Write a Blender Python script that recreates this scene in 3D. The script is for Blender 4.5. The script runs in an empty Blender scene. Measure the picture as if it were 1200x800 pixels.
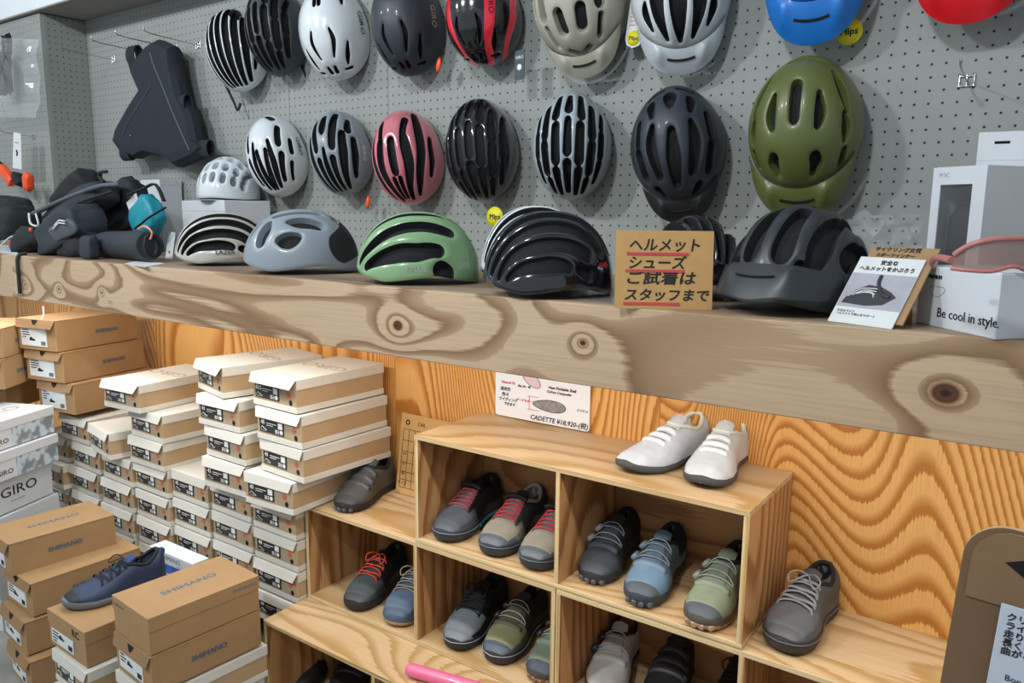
import bpy, math, random
import numpy as np
from mathutils import Vector, Matrix, Euler
R = math.radians
PI = math.pi
SC = bpy.context.scene
COL = SC.collection
rng = random.Random(7)

# ------------------------------------------------------------------ camera
CAM = Vector((1.3557, -1.7759, 1.4781)); YAW, PIT, ROL, FPX = .614, .163, .0101, 910.35
_f = Vector((-math.sin(YAW)*math.cos(PIT), math.cos(YAW)*math.cos(PIT), -math.sin(PIT)))
_r = Vector((math.cos(YAW), math.sin(YAW), 0)); _u = _r.cross(_f)
_r2 = _r*math.cos(ROL)+_u*math.sin(ROL); _u2 = _u*math.cos(ROL)-_r*math.sin(ROL)
cd = bpy.data.cameras.new('camera'); cam = bpy.data.objects.new('camera', cd); COL.objects.link(cam)
cd.sensor_width = 36; cd.lens = 36*FPX/1200; cd.clip_start = .02
cam.matrix_world = Matrix(((_r2.x, _u2.x, -_f.x, CAM.x), (_r2.y, _u2.y, -_f.y, CAM.y), (_r2.z, _u2.z, -_f.z, CAM.z), (0, 0, 0, 1)))
SC.camera = cam
# ------------------------------------------------------------------ light
SC.view_settings.view_transform = 'Standard'; SC.view_settings.look = 'None'
SC.view_settings.exposure = 0.0; SC.view_settings.gamma = 1.0
w = bpy.data.worlds.new('world'); SC.world = w; w.use_nodes = True
w.node_tree.nodes['Background'].inputs[0].default_value = (.84, .93, 1, 1)
w.node_tree.nodes['Background'].inputs[1].default_value = .55

def area(name, loc, aim, size, power, color, sy=None):
    l = bpy.data.lights.new(name, 'AREA'); o = bpy.data.objects.new(name, l); COL.objects.link(o)
    l.energy = power; l.color = color; l.size = size
    if sy: l.shape = 'RECTANGLE'; l.size_y = sy
    o.location = loc
    o.rotation_euler = (Vector(aim)-Vector(loc)).to_track_quat('-Z', 'Y').to_euler()
    return o
area('ceiling_lamp', (-.8, -2.4, 2.93), (-.6, 0, 1.5), .2, 52, (.93, .97, 1))
area('ceiling_lamp', (.6, -2.4, 2.93), (.6, 0, 1.5), .2, 42, (.93, .97, 1))
area('ceiling_lamp', (-2.4, -2.4, 2.93), (-2.0, 0, 1.5), .2, 30, (.93, .97, 1))
# warm strip under the display shelf, behind its fascia
area('under_shelf_lamp', (-.45, -.5, 1.285), (-.45, -.42, .3), 4.6, 23, (1, .96, .90), .04)

# ------------------------------------------------------------------ pixel -> point on a plane (1200x800 frame)
def ray(u, v): return _f+_r2*((u-600)/FPX)-_u2*((v-400)/FPX)
def atz(u, v, z): d = ray(u, v); return CAM+d*((z-CAM.z)/d.z)
def aty(u, v, y): d = ray(u, v); return CAM+d*((y-CAM.y)/d.y)

# ------------------------------------------------------------------ materials
def s2l(c): return tuple(((x/12.92) if x <= .04045 else ((x+.055)/1.055)**2.4) for x in c)
def rgb(h): return s2l((int(h[0:2], 16)/255, int(h[2:4], 16)/255, int(h[4:6], 16)/255))+(1,)
MC = {}
def mat(name, hexc, rough=.6, metal=0, var=.06, vs=40, bump=0, bs=300, coat=0, trans=0, emit=None, spec=.5, alpha=1):
    if name in MC: return MC[name]
    m = bpy.data.materials.new(name); m.use_nodes = True; nt = m.node_tree; N = nt.nodes; b = N['Principled BSDF']
    c = rgb(hexc)
    tc = N.new('ShaderNodeTexCoord')
    nz = N.new('ShaderNodeTexNoise'); nz.inputs['Scale'].default_value = vs; nz.inputs['Detail'].default_value = 3
    nt.links.new(tc.outputs['Object'], nz.inputs['Vector'])
    r = N.new('ShaderNodeValToRGB')
    lo = tuple(x*(1-var) for x in c[:3])+(1,); hi = tuple(min(1, x*(1+var)) for x in c[:3])+(1,)
    r.color_ramp.elements[0].position = .3; r.color_ramp.elements[1].position = .7
    r.color_ramp.elements[0].color = lo; r.color_ramp.elements[1].color = hi
    nt.links.new(nz.outputs['Fac'], r.inputs[0]); nt.links.new(r.outputs[0], b.inputs['Base Color'])
    b.inputs['Roughness'].default_value = rough; b.inputs['Metallic'].default_value = metal
    b.inputs['Coat Weight'].default_value = coat; b.inputs['Coat Roughness'].default_value = .08
    b.inputs['Specular IOR Level'].default_value = spec
    b.inputs['Transmission Weight'].default_value = trans; b.inputs['Alpha'].default_value = alpha
    if emit: b.inputs['Emission Color'].default_value = c; b.inputs['Emission Strength'].default_value = emit
    if bump:
        n2 = N.new('ShaderNodeTexNoise'); n2.inputs['Scale'].default_value = bs; n2.inputs['Detail'].default_value = 2
        nt.links.new(tc.outputs['Object'], n2.inputs['Vector'])
        bp = N.new('ShaderNodeBump'); bp.inputs['Strength'].default_value = bump; bp.inputs['Distance'].default_value = .002
        nt.links.new(n2.outputs['Fac'], bp.inputs['Height']); nt.links.new(bp.outputs[0], b.inputs['Normal'])
    MC[name] = m; return m

def wood(name, light, dark, axis='X', freq=13, big=2.2, stretch=.18, fine=.12, lo=.55, rough=.55, distort=.25, seed=0, mid=None, detail=1.6, sharp=False, kn=()):
    if name in MC: return MC[name]
    m = bpy.data.materials.new(name); m.use_nodes = True; nt = m.node_tree; N = nt.nodes; L = nt.links; b = N['Principled BSDF']
    tc = N.new('ShaderNodeTexCoord'); oi = N.new('ShaderNodeObjectInfo')
    mp = N.new('ShaderNodeMapping')
    sc = {'X': (stretch, 1, 1), 'Y': (1, stretch, 1), 'Z': (1, 1, stretch)}[axis]
    mp.inputs['Scale'].default_value = sc; mp.inputs['Location'].default_value = (seed*1.7, seed*.9, seed*2.3)
    L.new(tc.outputs['Object'], mp.inputs['Vector'])
    mm = N.new('ShaderNodeVectorMath'); mm.operation = 'MULTIPLY'; mm.inputs[1].default_value = (7, 5, 9)
    cmb = N.new('ShaderNodeCombineXYZ')
    for i in range(3): L.new(oi.outputs['Random'], cmb.inputs[i])
    L.new(cmb.outputs[0], mm.inputs[0])
    add = N.new('ShaderNodeVectorMath'); add.operation = 'ADD'; L.new(mp.outputs[0], add.inputs[0]); L.new(mm.outputs[0], add.inputs[1])
    nz = N.new('ShaderNodeTexNoise'); nz.inputs['Scale'].default_value = big; nz.inputs['Detail'].default_value = detail; nz.inputs['Roughness'].default_value = .32
    nz.inputs['Distortion'].default_value = distort
    L.new(add.outputs[0], nz.inputs['Vector'])
    fac = nz.outputs['Fac']; kd = None
    for kx, kz, kr in kn:
        vm = N.new('ShaderNodeVectorMath'); vm.operation = 'SUBTRACT'; vm.inputs[1].default_value = (kx, 0, kz); L.new(tc.outputs['Object'], vm.inputs[0])
        vs_ = N.new('ShaderNodeVectorMath'); vs_.operation = 'MULTIPLY'; vs_.inputs[1].default_value = (.8/kr, 0, 1/kr); L.new(vm.outputs[0], vs_.inputs[0])
        vl = N.new('ShaderNodeVectorMath'); vl.operation = 'LENGTH'; L.new(vs_.outputs[0], vl.inputs[0])
        ad_ = N.new('ShaderNodeMath'); ad_.operation = 'MULTIPLY_ADD'; ad_.inputs[1].default_value = .35; L.new(nz.outputs['Fac'], ad_.inputs[0]); L.new(vl.outputs['Value'], ad_.inputs[2])
        ex = N.new('ShaderNodeMath'); ex.operation = 'POWER'; ex.inputs[0].default_value = .6; L.new(vl.outputs['Value'], ex.inputs[1])
        sm = N.new('ShaderNodeMath'); sm.operation = 'MULTIPLY_ADD'; sm.inputs[1].default_value = .28; L.new(ex.outputs[0], sm.inputs[0]); L.new(fac, sm.inputs[2]); fac = sm.outputs[0]
        if kd is None: kd = ad_.outputs[0]
        else:
            mn = N.new('ShaderNodeMath'); mn.operation = 'MINIMUM'; L.new(kd, mn.inputs[0]); L.new(ad_.outputs[0], mn.inputs[1]); kd = mn.outputs[0]
    mu = N.new('ShaderNodeMath'); mu.operation = 'MULTIPLY'; mu.inputs[1].default_value = freq; L.new(fac, mu.inputs[0])
    # fibres
    mp2 = N.new('ShaderNodeMapping'); k = 260
    mp2.inputs['Scale'].default_value = {'X': (k*.03, k, k), 'Y': (k, k*.03, k), 'Z': (k, k, k*.03)}[axis]
    L.new(tc.outputs['Object'], mp2.inputs['Vector'])
    n2 = N.new('ShaderNodeTexNoise'); n2.inputs['Scale'].default_value = 1; n2.inputs['Detail'].default_value = 2; L.new(mp2.outputs[0], n2.inputs['Vector'])
    f2 = N.new('ShaderNodeMath'); f2.operation = 'MULTIPLY_ADD'; f2.inputs[1].default_value = fine*2.2; L.new(n2.outputs['Fac'], f2.inputs[0]); L.new(mu.outputs[0], f2.inputs[2])
    fr = N.new('ShaderNodeMath'); fr.operation = 'FRACT'; L.new(f2.outputs[0], fr.inputs[0])
    r = N.new('ShaderNodeValToRGB'); e = r.color_ramp.elements
    e[0].position = 0; e[0].color = rgb(light); e[1].position = 1; e[1].color = rgb(light)
    x = e.new(lo); x.color = rgb(light)
    if sharp:
        x = e.new(lo+.02); x.color = rgb(dark); x = e.new(.90); x.color = rgb(sharp); x = e.new(.97); x.color = rgb(dark)
    else:
        x = e.new(lo+(1-lo)*.62); x.color = rgb(dark)
        x = e.new(min(.97, lo+(1-lo)*.9)); x.color = rgb(dark)
    L.new(fr.outputs[0], r.inputs[0])
    # broad tone change
    n3 = N.new('ShaderNodeTexNoise'); n3.inputs['Scale'].default_value = big*.8; L.new(add.outputs[0], n3.inputs['Vector'])
    mx = N.new('ShaderNodeMix'); mx.data_type = 'RGBA'; mx.blend_type = 'MULTIPLY'; mx.inputs[0].default_value = .6
    r3 = N.new('ShaderNodeValToRGB'); r3.color_ramp.elements[0].position = .35; r3.color_ramp.elements[1].position = .65
    r3.color_ramp.elements[0].color = rgb(mid or 'd8c2b0'); r3.color_ramp.elements[1].color = (1, 1, 1, 1)
    L.new(n3.outputs['Fac'], r3.inputs[0]); L.new(r.outputs[0], mx.inputs[6]); L.new(r3.outputs[0], mx.inputs[7])
    mx2 = N.new('ShaderNodeMix'); mx2.data_type = 'RGBA'; mx2.blend_type = 'MULTIPLY'; mx2.inputs[0].default_value = .35
    L.new(n2.outputs['Color'], mx2.inputs[7]); L.new(mx.outputs[2], mx2.inputs[6])
    r4 = N.new('ShaderNodeValToRGB'); r4.color_ramp.elements[0].position = .3; r4.color_ramp.elements[0].color = (.62, .6, .58, 1); r4.color_ramp.elements[1].position = .6; r4.color_ramp.elements[1].color = (1, 1, 1, 1)
    L.new(n2.outputs['Fac'], r4.inputs[0]); L.new(r4.outputs[0], mx2.inputs[7])
    out = mx2.outputs[2]
    if kn:
        r5 = N.new('ShaderNodeValToRGB'); q = r5.color_ramp.elements
        q[0].position = .22; q[0].color = rgb('2e1c16'); q[1].position = 1; q[1].color = (1, 1, 1, 1)
        x = q.new(.42); x.color = rgb('7a5238'); x = q.new(.66); x.color = rgb('6a4630'); x = q.new(.78); x.color = rgb('c9b098')
        L.new(kd, r5.inputs[0])
        mx3 = N.new('ShaderNodeMix'); mx3.data_type = 'RGBA'; mx3.blend_type = 'MULTIPLY'; mx3.inputs[0].default_value = 1
        L.new(out, mx3.inputs[6]); L.new(r5.outputs[0], mx3.inputs[7]); out = mx3.outputs[2]
    L.new(out, b.inputs['Base Color']); b.inputs['Roughness'].default_value = rough
    bp = N.new('ShaderNodeBump'); bp.inputs['Strength'].default_value = .15; bp.inputs['Distance'].default_value = .001
    L.new(n2.outputs['Fac'], bp.inputs['Height']); L.new(bp.outputs[0], b.inputs['Normal'])
    MC[name] = m; return m

def pegmat(name, hexc, ax, ox, oz):
    m = bpy.data.materials.new(name); m.use_nodes = True; nt = m.node_tree; N = nt.nodes; L = nt.links; b = N['Principled BSDF']
    tc = N.new('ShaderNodeTexCoord'); sp = N.new('ShaderNodeSeparateXYZ'); L.new(tc.outputs['Object'], sp.inputs[0])
    def M(op, a, bb=None, c=None):
        n = N.new('ShaderNodeMath'); n.operation = op
        for i, q in enumerate((a, bb, c)):
            if q is None: continue
            if isinstance(q, (int, float)): n.inputs[i].default_value = q
            else: L.new(q, n.inputs[i])
        return n.outputs[0]
    def cell(s, o):
        a = M('SUBTRACT', s, o-.0125); a = M('DIVIDE', a, .025); a = M('FRACT', a); return M('SUBTRACT', a, .5)
    a = cell(sp.outputs[ax], ox); c = cell(sp.outputs[2], oz)
    d = M('SQRT', M('ADD', M('MULTIPLY', a, a), M('MULTIPLY', c, c)))
    r = N.new('ShaderNodeValToRGB'); e = r.color_ramp.elements
    e[0].position = .085; e[0].color = (.012, .013, .014, 1); e[1].position = .115; e[1].color = rgb(hexc)
    L.new(d, r.inputs[0])
    nz = N.new('ShaderNodeTexNoise'); nz.inputs['Scale'].default_value = 7; nz.inputs['Detail'].default_value = 4; L.new(tc.outputs['Object'], nz.inputs['Vector'])
    r2 = N.new('ShaderNodeValToRGB'); r2.color_ramp.elements[0].color = (.86, .88, .88, 1); r2.color_ramp.elements[1].color = (1, 1, 1, 1)
    L.new(nz.outputs['Fac'], r2.inputs[0])
    mx = N.new('ShaderNodeMix'); mx.data_type = 'RGBA'; mx.blend_type = 'MULTIPLY'; mx.inputs[0].default_value = .8
    L.new(r.outputs[0], mx.inputs[6]); L.new(r2.outputs[0], mx.inputs[7]); L.new(mx.outputs[2], b.inputs['Base Color'])
    b.inputs['Roughness'].default_value = .65
    bp = N.new('ShaderNodeBump'); bp.inputs['Strength'].default_value = .6; bp.inputs['Distance'].default_value = .003
    st = M('GREATER_THAN', d, .1); L.new(st, bp.inputs['Height']); L.new(bp.outputs[0], b.inputs['Normal'])
    return m

M_white = mat('white_gloss', 'd9dfe2', .3, coat=.4, var=.02)
M_whitem = mat('white_matte', 'd6dcdf', .6, var=.02)
M_black = mat('black_matte', '1d2022', .6, bump=.1)
M_blackg = mat('black_gloss', '0c0e12', .18, coat=1, var=.1)
M_dark = mat('dark_liner', '14171a', .85, var=.3, vs=90, bump=.4, bs=180)
M_strap = mat('black_webbing', '101214', .8)
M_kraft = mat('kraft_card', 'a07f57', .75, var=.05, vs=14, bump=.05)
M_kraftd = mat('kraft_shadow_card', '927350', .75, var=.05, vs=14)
M_kraftg = mat('kraft_band', 'b39772', .75, var=.04, vs=14)
M_kraftend = mat('kraft_end', 'aa9678', .75, var=.04, vs=14)
M_cream = mat('cream_card', 'd2cfc4', .7, var=.03, vs=10)
M_boxw = mat('white_card', 'd2d7dc', .65, var=.02, vs=10)
M_ink = mat('black_ink', '1a1a1c', .6, var=.02)
M_inkb = mat('blue_ink', '4a6078', .6, var=.02)
M_inkg = mat('grey_ink', 'a89c86', .7, var=.02)
M_inkw = mat('white_ink', 'e8e8e4', .6, var=.02)
M_labelw = mat('paper_label', 'd8dcdc', .6, var=.03)
M_labelb = mat('black_label', '2b2a2a', .5, var=.05)
M_reddot = mat('red_sticker', 'c4664a', .6)
M_metal = mat('chromed_wire', 'c8c8c8', .2, metal=1, var=.02)
M_hole = mat('dark_hole', '0a0908', .9)
M_yellow = mat('yellow_print', 'e8dc1c', .5, var=.02)
M_orange = mat('orange_plastic', 'f0562a', .4)
M_redink = mat('red_ink', 'c8464a', .6)

W_wall = wood('orange_plywood', 'e6b26a', 'b9782f', 'Z', freq=84, big=1.5, stretch=.25, fine=.16, lo=.42, distort=.35, mid='f0dcc0', detail=1.3)
W_beam = wood('fascia_plywood', 'c9b193', 'b29678', 'X', freq=11, big=2.5, stretch=.42, fine=.07, lo=.58, distort=.9, mid='e0d0be', detail=2.4, sharp='8a6c4e', kn=((1.246, .065, .022), (.251, .066, .016), (-1.42, .05, .006), (-1.19, .05, .006), (-.93, .055, .006), (.69, .075, .008), (-2.4, .07, .016), (2.1, .06, .02)))
W_x = wood('pine_plywood_lengthwise', 'd0b48c', 'b6935f', 'X', freq=34, big=2.0, stretch=.2, fine=.22, lo=.5, distort=.5, mid='e8d8c8', detail=1.4)
W_z = wood('pine_plywood_upright', 'c49a68', '97693c', 'Z', freq=30, big=2.0, stretch=.18, fine=.2, lo=.42, distort=.5, mid='dfc6aa', detail=1.4)
W_back = wood('back_plywood', 'bd8f5c', '94663a', 'X', freq=26, big=2.0, stretch=.2, fine=.2, lo=.42, distort=.5, mid='dfc6aa', detail=1.4)
W_edge = wood('plywood_edge', 'd8c498', 'b8995f', 'X', freq=4, big=40, stretch=.01, fine=.1, lo=.55)
W_edgez = wood('plywood_edge_upright', 'd8c498', 'b8995f', 'Z', freq=4, big=40, stretch=.01, fine=.1, lo=.55)

# ------------------------------------------------------------------ mesh helpers
def tagp(o, label=None, cat=None, group=None, kind=None):
    if label: o['label'] = label
    if cat: o['category'] = cat
    if group: o['group'] = group
    if kind: o['kind'] = kind
    return o
def thing(name, label, cat, loc=(0, 0, 0), rot=(0, 0, 0), group=None):
    o = bpy.data.objects.new(name, None); COL.objects.link(o); o.empty_display_size = .05
    o.location = loc; o.rotation_euler = rot
    return tagp(o, label, cat, group)
def link(name, me, parent=None, loc=None, rot=None, label=None):
    o = bpy.data.objects.new(name, me); COL.objects.link(o)
    if parent: o.parent = parent
    if loc is not None: o.location = loc
    if rot is not None: o.rotation_euler = rot
    if label: o['label'] = label
    return o

class MB:
    def __init__(s): s.v = []; s.f = []; s.mi = []; s.sm = []
    def add(s, vs, fs, mi=0, smooth=False, M=None):
        n = len(s.v)
        if M is not None: vs = [tuple(M @ Vector(q)) for q in vs]
        s.v += [tuple(q) for q in vs]
        for f in fs: s.f.append([i+n for i in f]); s.mi.append(mi); s.sm.append(smooth)
        return s
    def box(s, x0, x1, y0, y1, z0, z1, mi=0, M=None, c=0, taper=None):
        if c <= 0:
            v = [(x0, y0, z0), (x1, y0, z0), (x1, y1, z0), (x0, y1, z0), (x0, y0, z1), (x1, y0, z1), (x1, y1, z1), (x0, y1, z1)]
            return s.add(v, [(0, 3, 2, 1), (4, 5, 6, 7), (0, 1, 5, 4), (1, 2, 6, 5), (2, 3, 7, 6), (3, 0, 4, 7)], mi, False, M)
        c = min(c, (x1-x0)*.45, (y1-y0)*.45, (z1-z0)*.45)
        lo = (x0, y0, z0); hi = (x1, y1, z1); v = []; idx = {}
        for sx in (0, 1):
            for sy in (0, 1):
                for sz in (0, 1):
                    S = (sx, sy, sz)
                    for a in range(3):
                        p = [(hi[k]-c if S[k] else lo[k]+c) for k in range(3)]; p[a] = hi[a] if S[a] else lo[a]
                        idx[S, a] = len(v); v.append(tuple(p))
        f = []
        for a in range(3):
            b, d = (a+1) % 3, (a+2) % 3
            for q in (0, 1):
                def S(x, y):
                    t = [0, 0, 0]; t[a] = q; t[b] = x; t[d] = y; return tuple(t)
                r = [idx[S(0, 0), a], idx[S(1, 0), a], idx[S(1, 1), a], idx[S(0, 1), a]]
                f.append(r if q else r[::-1])
            for x in (0, 1):
                for y in (0, 1):
                    def T(z):
                        t = [0, 0, 0]; t[a] = z; t[b] = x; t[d] = y; return tuple(t)
                    r = [idx[T(0), b], idx[T(1), b], idx[T(1), d], idx[T(0), d]]
                    f.append(r if x != y else r[::-1])
        for S8 in [(i, j, k) for i in (0, 1) for j in (0, 1) for k in (0, 1)]:
            r = [idx[S8, 0], idx[S8, 1], idx[S8, 2]]
            f.append(r if sum(S8) % 2 else r[::-1])
        return s.add(v, f, mi, False, M)
    def prism(s, poly, z0, z1, mi=0, M=None):
        n = len(poly); v = [(x, y, z0) for x, y in poly]+[(x, y, z1) for x, y in poly]
        f = [tuple(range(n))[::-1], tuple(range(n, 2*n))]+[(i, (i+1) % n, n+(i+1) % n, n+i) for i in range(n)]
        return s.add(v, f, mi, False, M)
    def loft(s, rings, mi=0, closed=True, caps=True, smooth=True, M=None):
        n = len(rings[0]); v = [q for r in rings for q in r]; f = []
        for i in range(len(rings)-1):
            for j in range(n if closed else n-1):
                k = (j+1) % n; f.append((i*n+j, i*n+k, (i+1)*n+k, (i+1)*n+j))
        s.add(v, f, mi, smooth, M)
        if caps and closed:
            s.add(rings[0], [tuple(range(n))[::-1]], mi, False, M); s.add(rings[-1], [tuple(range(n))], mi, False, M)
        return s
    def tube(s, pts, r, n=8, mi=0, M=None, flat=1.0, closed=False):
        P = [Vector(p) for p in pts]; rings = []; up = None
        m = len(P)
        for i in range(m):
            if closed: t = (P[(i+1) % m]-P[i-1])
            else: t = (P[min(i+1, m-1)]-P[max(i-1, 0)])
            t.normalize()
            if up is None:
                up = Vector((0, 0, 1)) if abs(t.z) < .9 else Vector((1, 0, 0))
            a = t.cross(up); a.normalize(); b = a.cross(t); b.normalize(); up = b
            rr = r[i] if isinstance(r, (list, tuple)) else r
            rings.append([tuple(P[i]+a*(math.cos(2*PI*k/n)*rr)+b*(math.sin(2*PI*k/n)*rr*flat)) for k in range(n)])
        if closed: rings.append(rings[0])
        return s.loft(rings, mi, True, not closed, True, M)
    def lathe(s, prof, n=20, mi=0, M=None):
        rings = [[(r*math.cos(2*PI*k/n), r*math.sin(2*PI*k/n), z) for k in range(n)] for r, z in prof]
        return s.loft(rings, mi, True, True, True, M)
    def me(s, name, mats, sharp=None):
        m = bpy.data.meshes.new(name); m.from_pydata(s.v, [], s.f)
        for q in (mats if isinstance(mats, (list, tuple)) else [mats]): m.materials.append(q)
        m.polygons.foreach_set('material_index', s.mi); m.polygons.foreach_set('use_smooth', s.sm)
        m.update()
        if sharp: m.set_sharp_from_angle(angle=R(sharp))
        return m
    def build(s, name, mats, parent=None, loc=None, rot=None, label=None, sharp=None):
        return link(name, s.me(name, mats, sharp), parent, loc, rot, label)

def spline(pts, n):
    P = [Vector(p) for p in pts]; out = []; m = len(P)-1
    for i in range(n+1):
        t = i/n*m; k = min(int(t), m-1); t -= k
        p0, p1, p2, p3 = P[max(k-1, 0)], P[k], P[k+1], P[min(k+2, m)]
        out.append(tuple(.5*((2*p1)+(p2-p0)*t+(2*p0-5*p1+4*p2-p3)*t*t+(3*p1-p0-3*p2+p3)*t**3)))
    return out

TX = {}
def txt(s, size, m, parent=None, loc=(0, 0, 0), rot=(0, 0, 0), name='lettering', sx=1, shear=0, bold=0, align='CENTER', space=1.0, th=.0002, line=1.0):
    key = (s, round(size, 4), m.name, sx, shear, bold, align, space, line)
    if key not in TX:
        c = bpy.data.curves.new('t', 'FONT'); c.body = s; c.size = size; c.align_x = align; c.align_y = 'CENTER'; c.extrude = th
        c.shear = shear; c.space_character = space; c.resolution_u = 2; c.space_line = line
        o = bpy.data.objects.new('t', c); COL.objects.link(o)
        dg = bpy.context.evaluated_depsgraph_get()
        me = bpy.data.meshes.new_from_object(o.evaluated_get(dg)); me.name = 'lettering'
        bpy.data.objects.remove(o); bpy.data.curves.remove(c)
        if bold:
            n_ = len(me.vertices); co = np.empty(n_*3); me.vertices.foreach_get('co', co); co = co.reshape(-1, 3); fs_ = [list(p.vertices) for p in me.polygons]
            vs_ = []; ff_ = []
            for k_, (bx_, by_) in enumerate(((0, 0), (bold, 0), (-bold, 0), (0, bold), (0, -bold))):
                vs_ += [(x+bx_, y+by_, z+k_*.00001) for x, y, z in co.tolist()]; ff_ += [[i+k_*n_ for i in f_] for f_ in fs_]
            me = bpy.data.meshes.new('lettering'); me.from_pydata(vs_, [], ff_)
        if sx != 1: me.transform(Matrix.Diagonal((sx, 1, 1, 1)))
        me.materials.clear(); me.materials.append(m); TX[key] = me
    return link(name, TX[key], parent, loc, rot)
FRONT = (PI/2, 0, 0); RIGHT = (PI/2, 0, PI/2)

# ================================================================== SETTING
def struct(o): o['kind'] = 'structure'; return o
M_floor = mat('worn_concrete', '8d8c86', .55, var=.25, vs=5, bump=.1)
M_ceil = mat('ceiling_paint', 'dfe6ea', .8, var=.02)
M_soff = mat('soffit_paint', '8f8c86', .8, var=.05)
M_peg = pegmat('pegboard', '979b97', 0, 1.0562, 1.7507)
M_pegs = pegmat('pegboard_return', '8f938e', 1, 0.0, 1.7507)
struct(MB().box(-4.2, 3.2, -3.6, .06, -.04, 0).build('floor', M_floor))
struct(MB().box(-4.2, 3.2, -3.6, .1, 2.95, 3.0).build('ceiling', M_ceil))
wb = struct(MB().box(-4.2, 3.2, .02, .08, 0, 2.95).build('wall_back', M_soff))
xs = [-3.03, -2.12, -.823, -.364, 1.5, 2.4, 3.2]
for a, b in zip(xs[1:], xs[2:]):
    MB().box(a+.0008, b-.0008, 0, .02, 1.31, 2.262).build('pegboard_panel', M_peg, wb)
for a, b in ((-3.6, -2.655), (-2.655, -1.74), (-1.74, -.352), (-.352, .563), (.563, 1.478), (1.478, 2.4)):
    MB().box(a+.0006, b-.0006, 0, .02, .0, 1.3).build('plywood_panel', W_wall, wb)
wl = struct(MB().box(-4.2, -2.135, -.165, 0, 1.326, 2.262).build('wall_left', M_soff))
MB().box(-4.2, -2.122, -.18, -.165, 1.326, 2.258).build('pegboard_panel', M_peg, wl)
MB().box(-2.135, -2.12, -.165, 0, 1.326, 2.258).build('pegboard_panel', M_pegs, wl)
struct(MB().box(-4.2, 3.2, -.2, .02, 2.268, 2.95).build('trim_1', [M_ceil]))
struct(MB().box(-4.2, 3.2, -.199, .02, 2.2625, 2.268).build('trim_2', [M_soff]))

# long display shelf
ds = thing('display_shelf', 'long thick plywood display shelf with knotty fascia running the length of the wall', 'shelf', (0, 0, 1.183))
W_top = wood('shelf_top_wood', 'a8937c', '8d7862', 'X', freq=6, big=3, stretch=.2, fine=.1, lo=.4)
MB().box(-4.0, 3.0, -.594, -.001, .122, .143, c=.001).build('top_board', W_top, ds)
xb = [-4.0, -1.502, 3.0]
for a, b in zip(xb, xb[1:]): MB().box(a+.0008, b-.0008, -.618, -.594, 0, .143, c=.0015).build('fascia_board', W_beam, ds)
for x in (-2.9, -1.0, .9, 2.4): MB().box(x, x+.03, -.59, -.01, .05, .122).build('bracket', W_z, ds)
cr = MB(); cr.tube(spline([(-1.43, -.6, .15), (-1.436, -.625, .14), (-1.436, -.628, .08), (-1.44, -.627, .02)], 12), .006, 8)
tagp(cr.build('cable', M_black, None, (0, 0, 1.183)), 'black cable hanging over the left end of the wooden shelf edge', 'cable')

# cubby units
def cubby(x0, z0, y0, label, knotside=False, n=2, w=.9, d=.3, h=.3, y1=None):
    t = thing('cubby_unit', label, 'shelf unit', (x0, y0, z0), group='stacked open plywood cubby units')
    T = .012; g = .0012
    def bd(name, x0, x1, y0, y1, z0, z1, m, e):
        b = MB().box(x0, x1, y0, y1, z0, z1, c=.0006)
        me = b.me(name, [m, e])
        for p in me.polygons:
            if p.normal.y < -.7 and (x1-x0 < .02 or z1-z0 < .02): p.material_index = 1
            if abs(p.normal.x) > .7 and z1-z0 < .02: p.material_index = 1
        return link(name, me, t)
    bd('top_board', g, w-g, 0, d, h-T-g, h-g, W_x, W_edge)
    bd('bottom_board', g, w-g, 0, d, 0, T, W_x, W_edge)
    for i in range(n+1):
        x = g+i*(w-2*g-T)/n
        bd('divider' if 0 < i < n else 'side_panel', x, x+T, .0, d, T, h-T-g, W_z, W_edgez)
    MB().box(g+T, w-g-T, d-.008, d-.002, T, h-T-g).build('back_panel', W_back, t)
    return t
cubby(0, .6, -.3, 'topmost two-cell plywood cubby unit carrying the white shoes')
cubby(-.45, .3, -.3, 'plywood cubby unit with orange-laced shoe, beside the tall shoe box stack')
cubby(.45, .3, -.3, 'plywood cubby unit under the grey sneaker at the right')
cubby(-.45, .0, -.466, 'lowest forward plywood cubby unit with the pink tube on top')
cubby(.45, .0, -.466, 'lowest plywood cubby unit beneath the silver shoe at the frame bottom')

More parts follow.
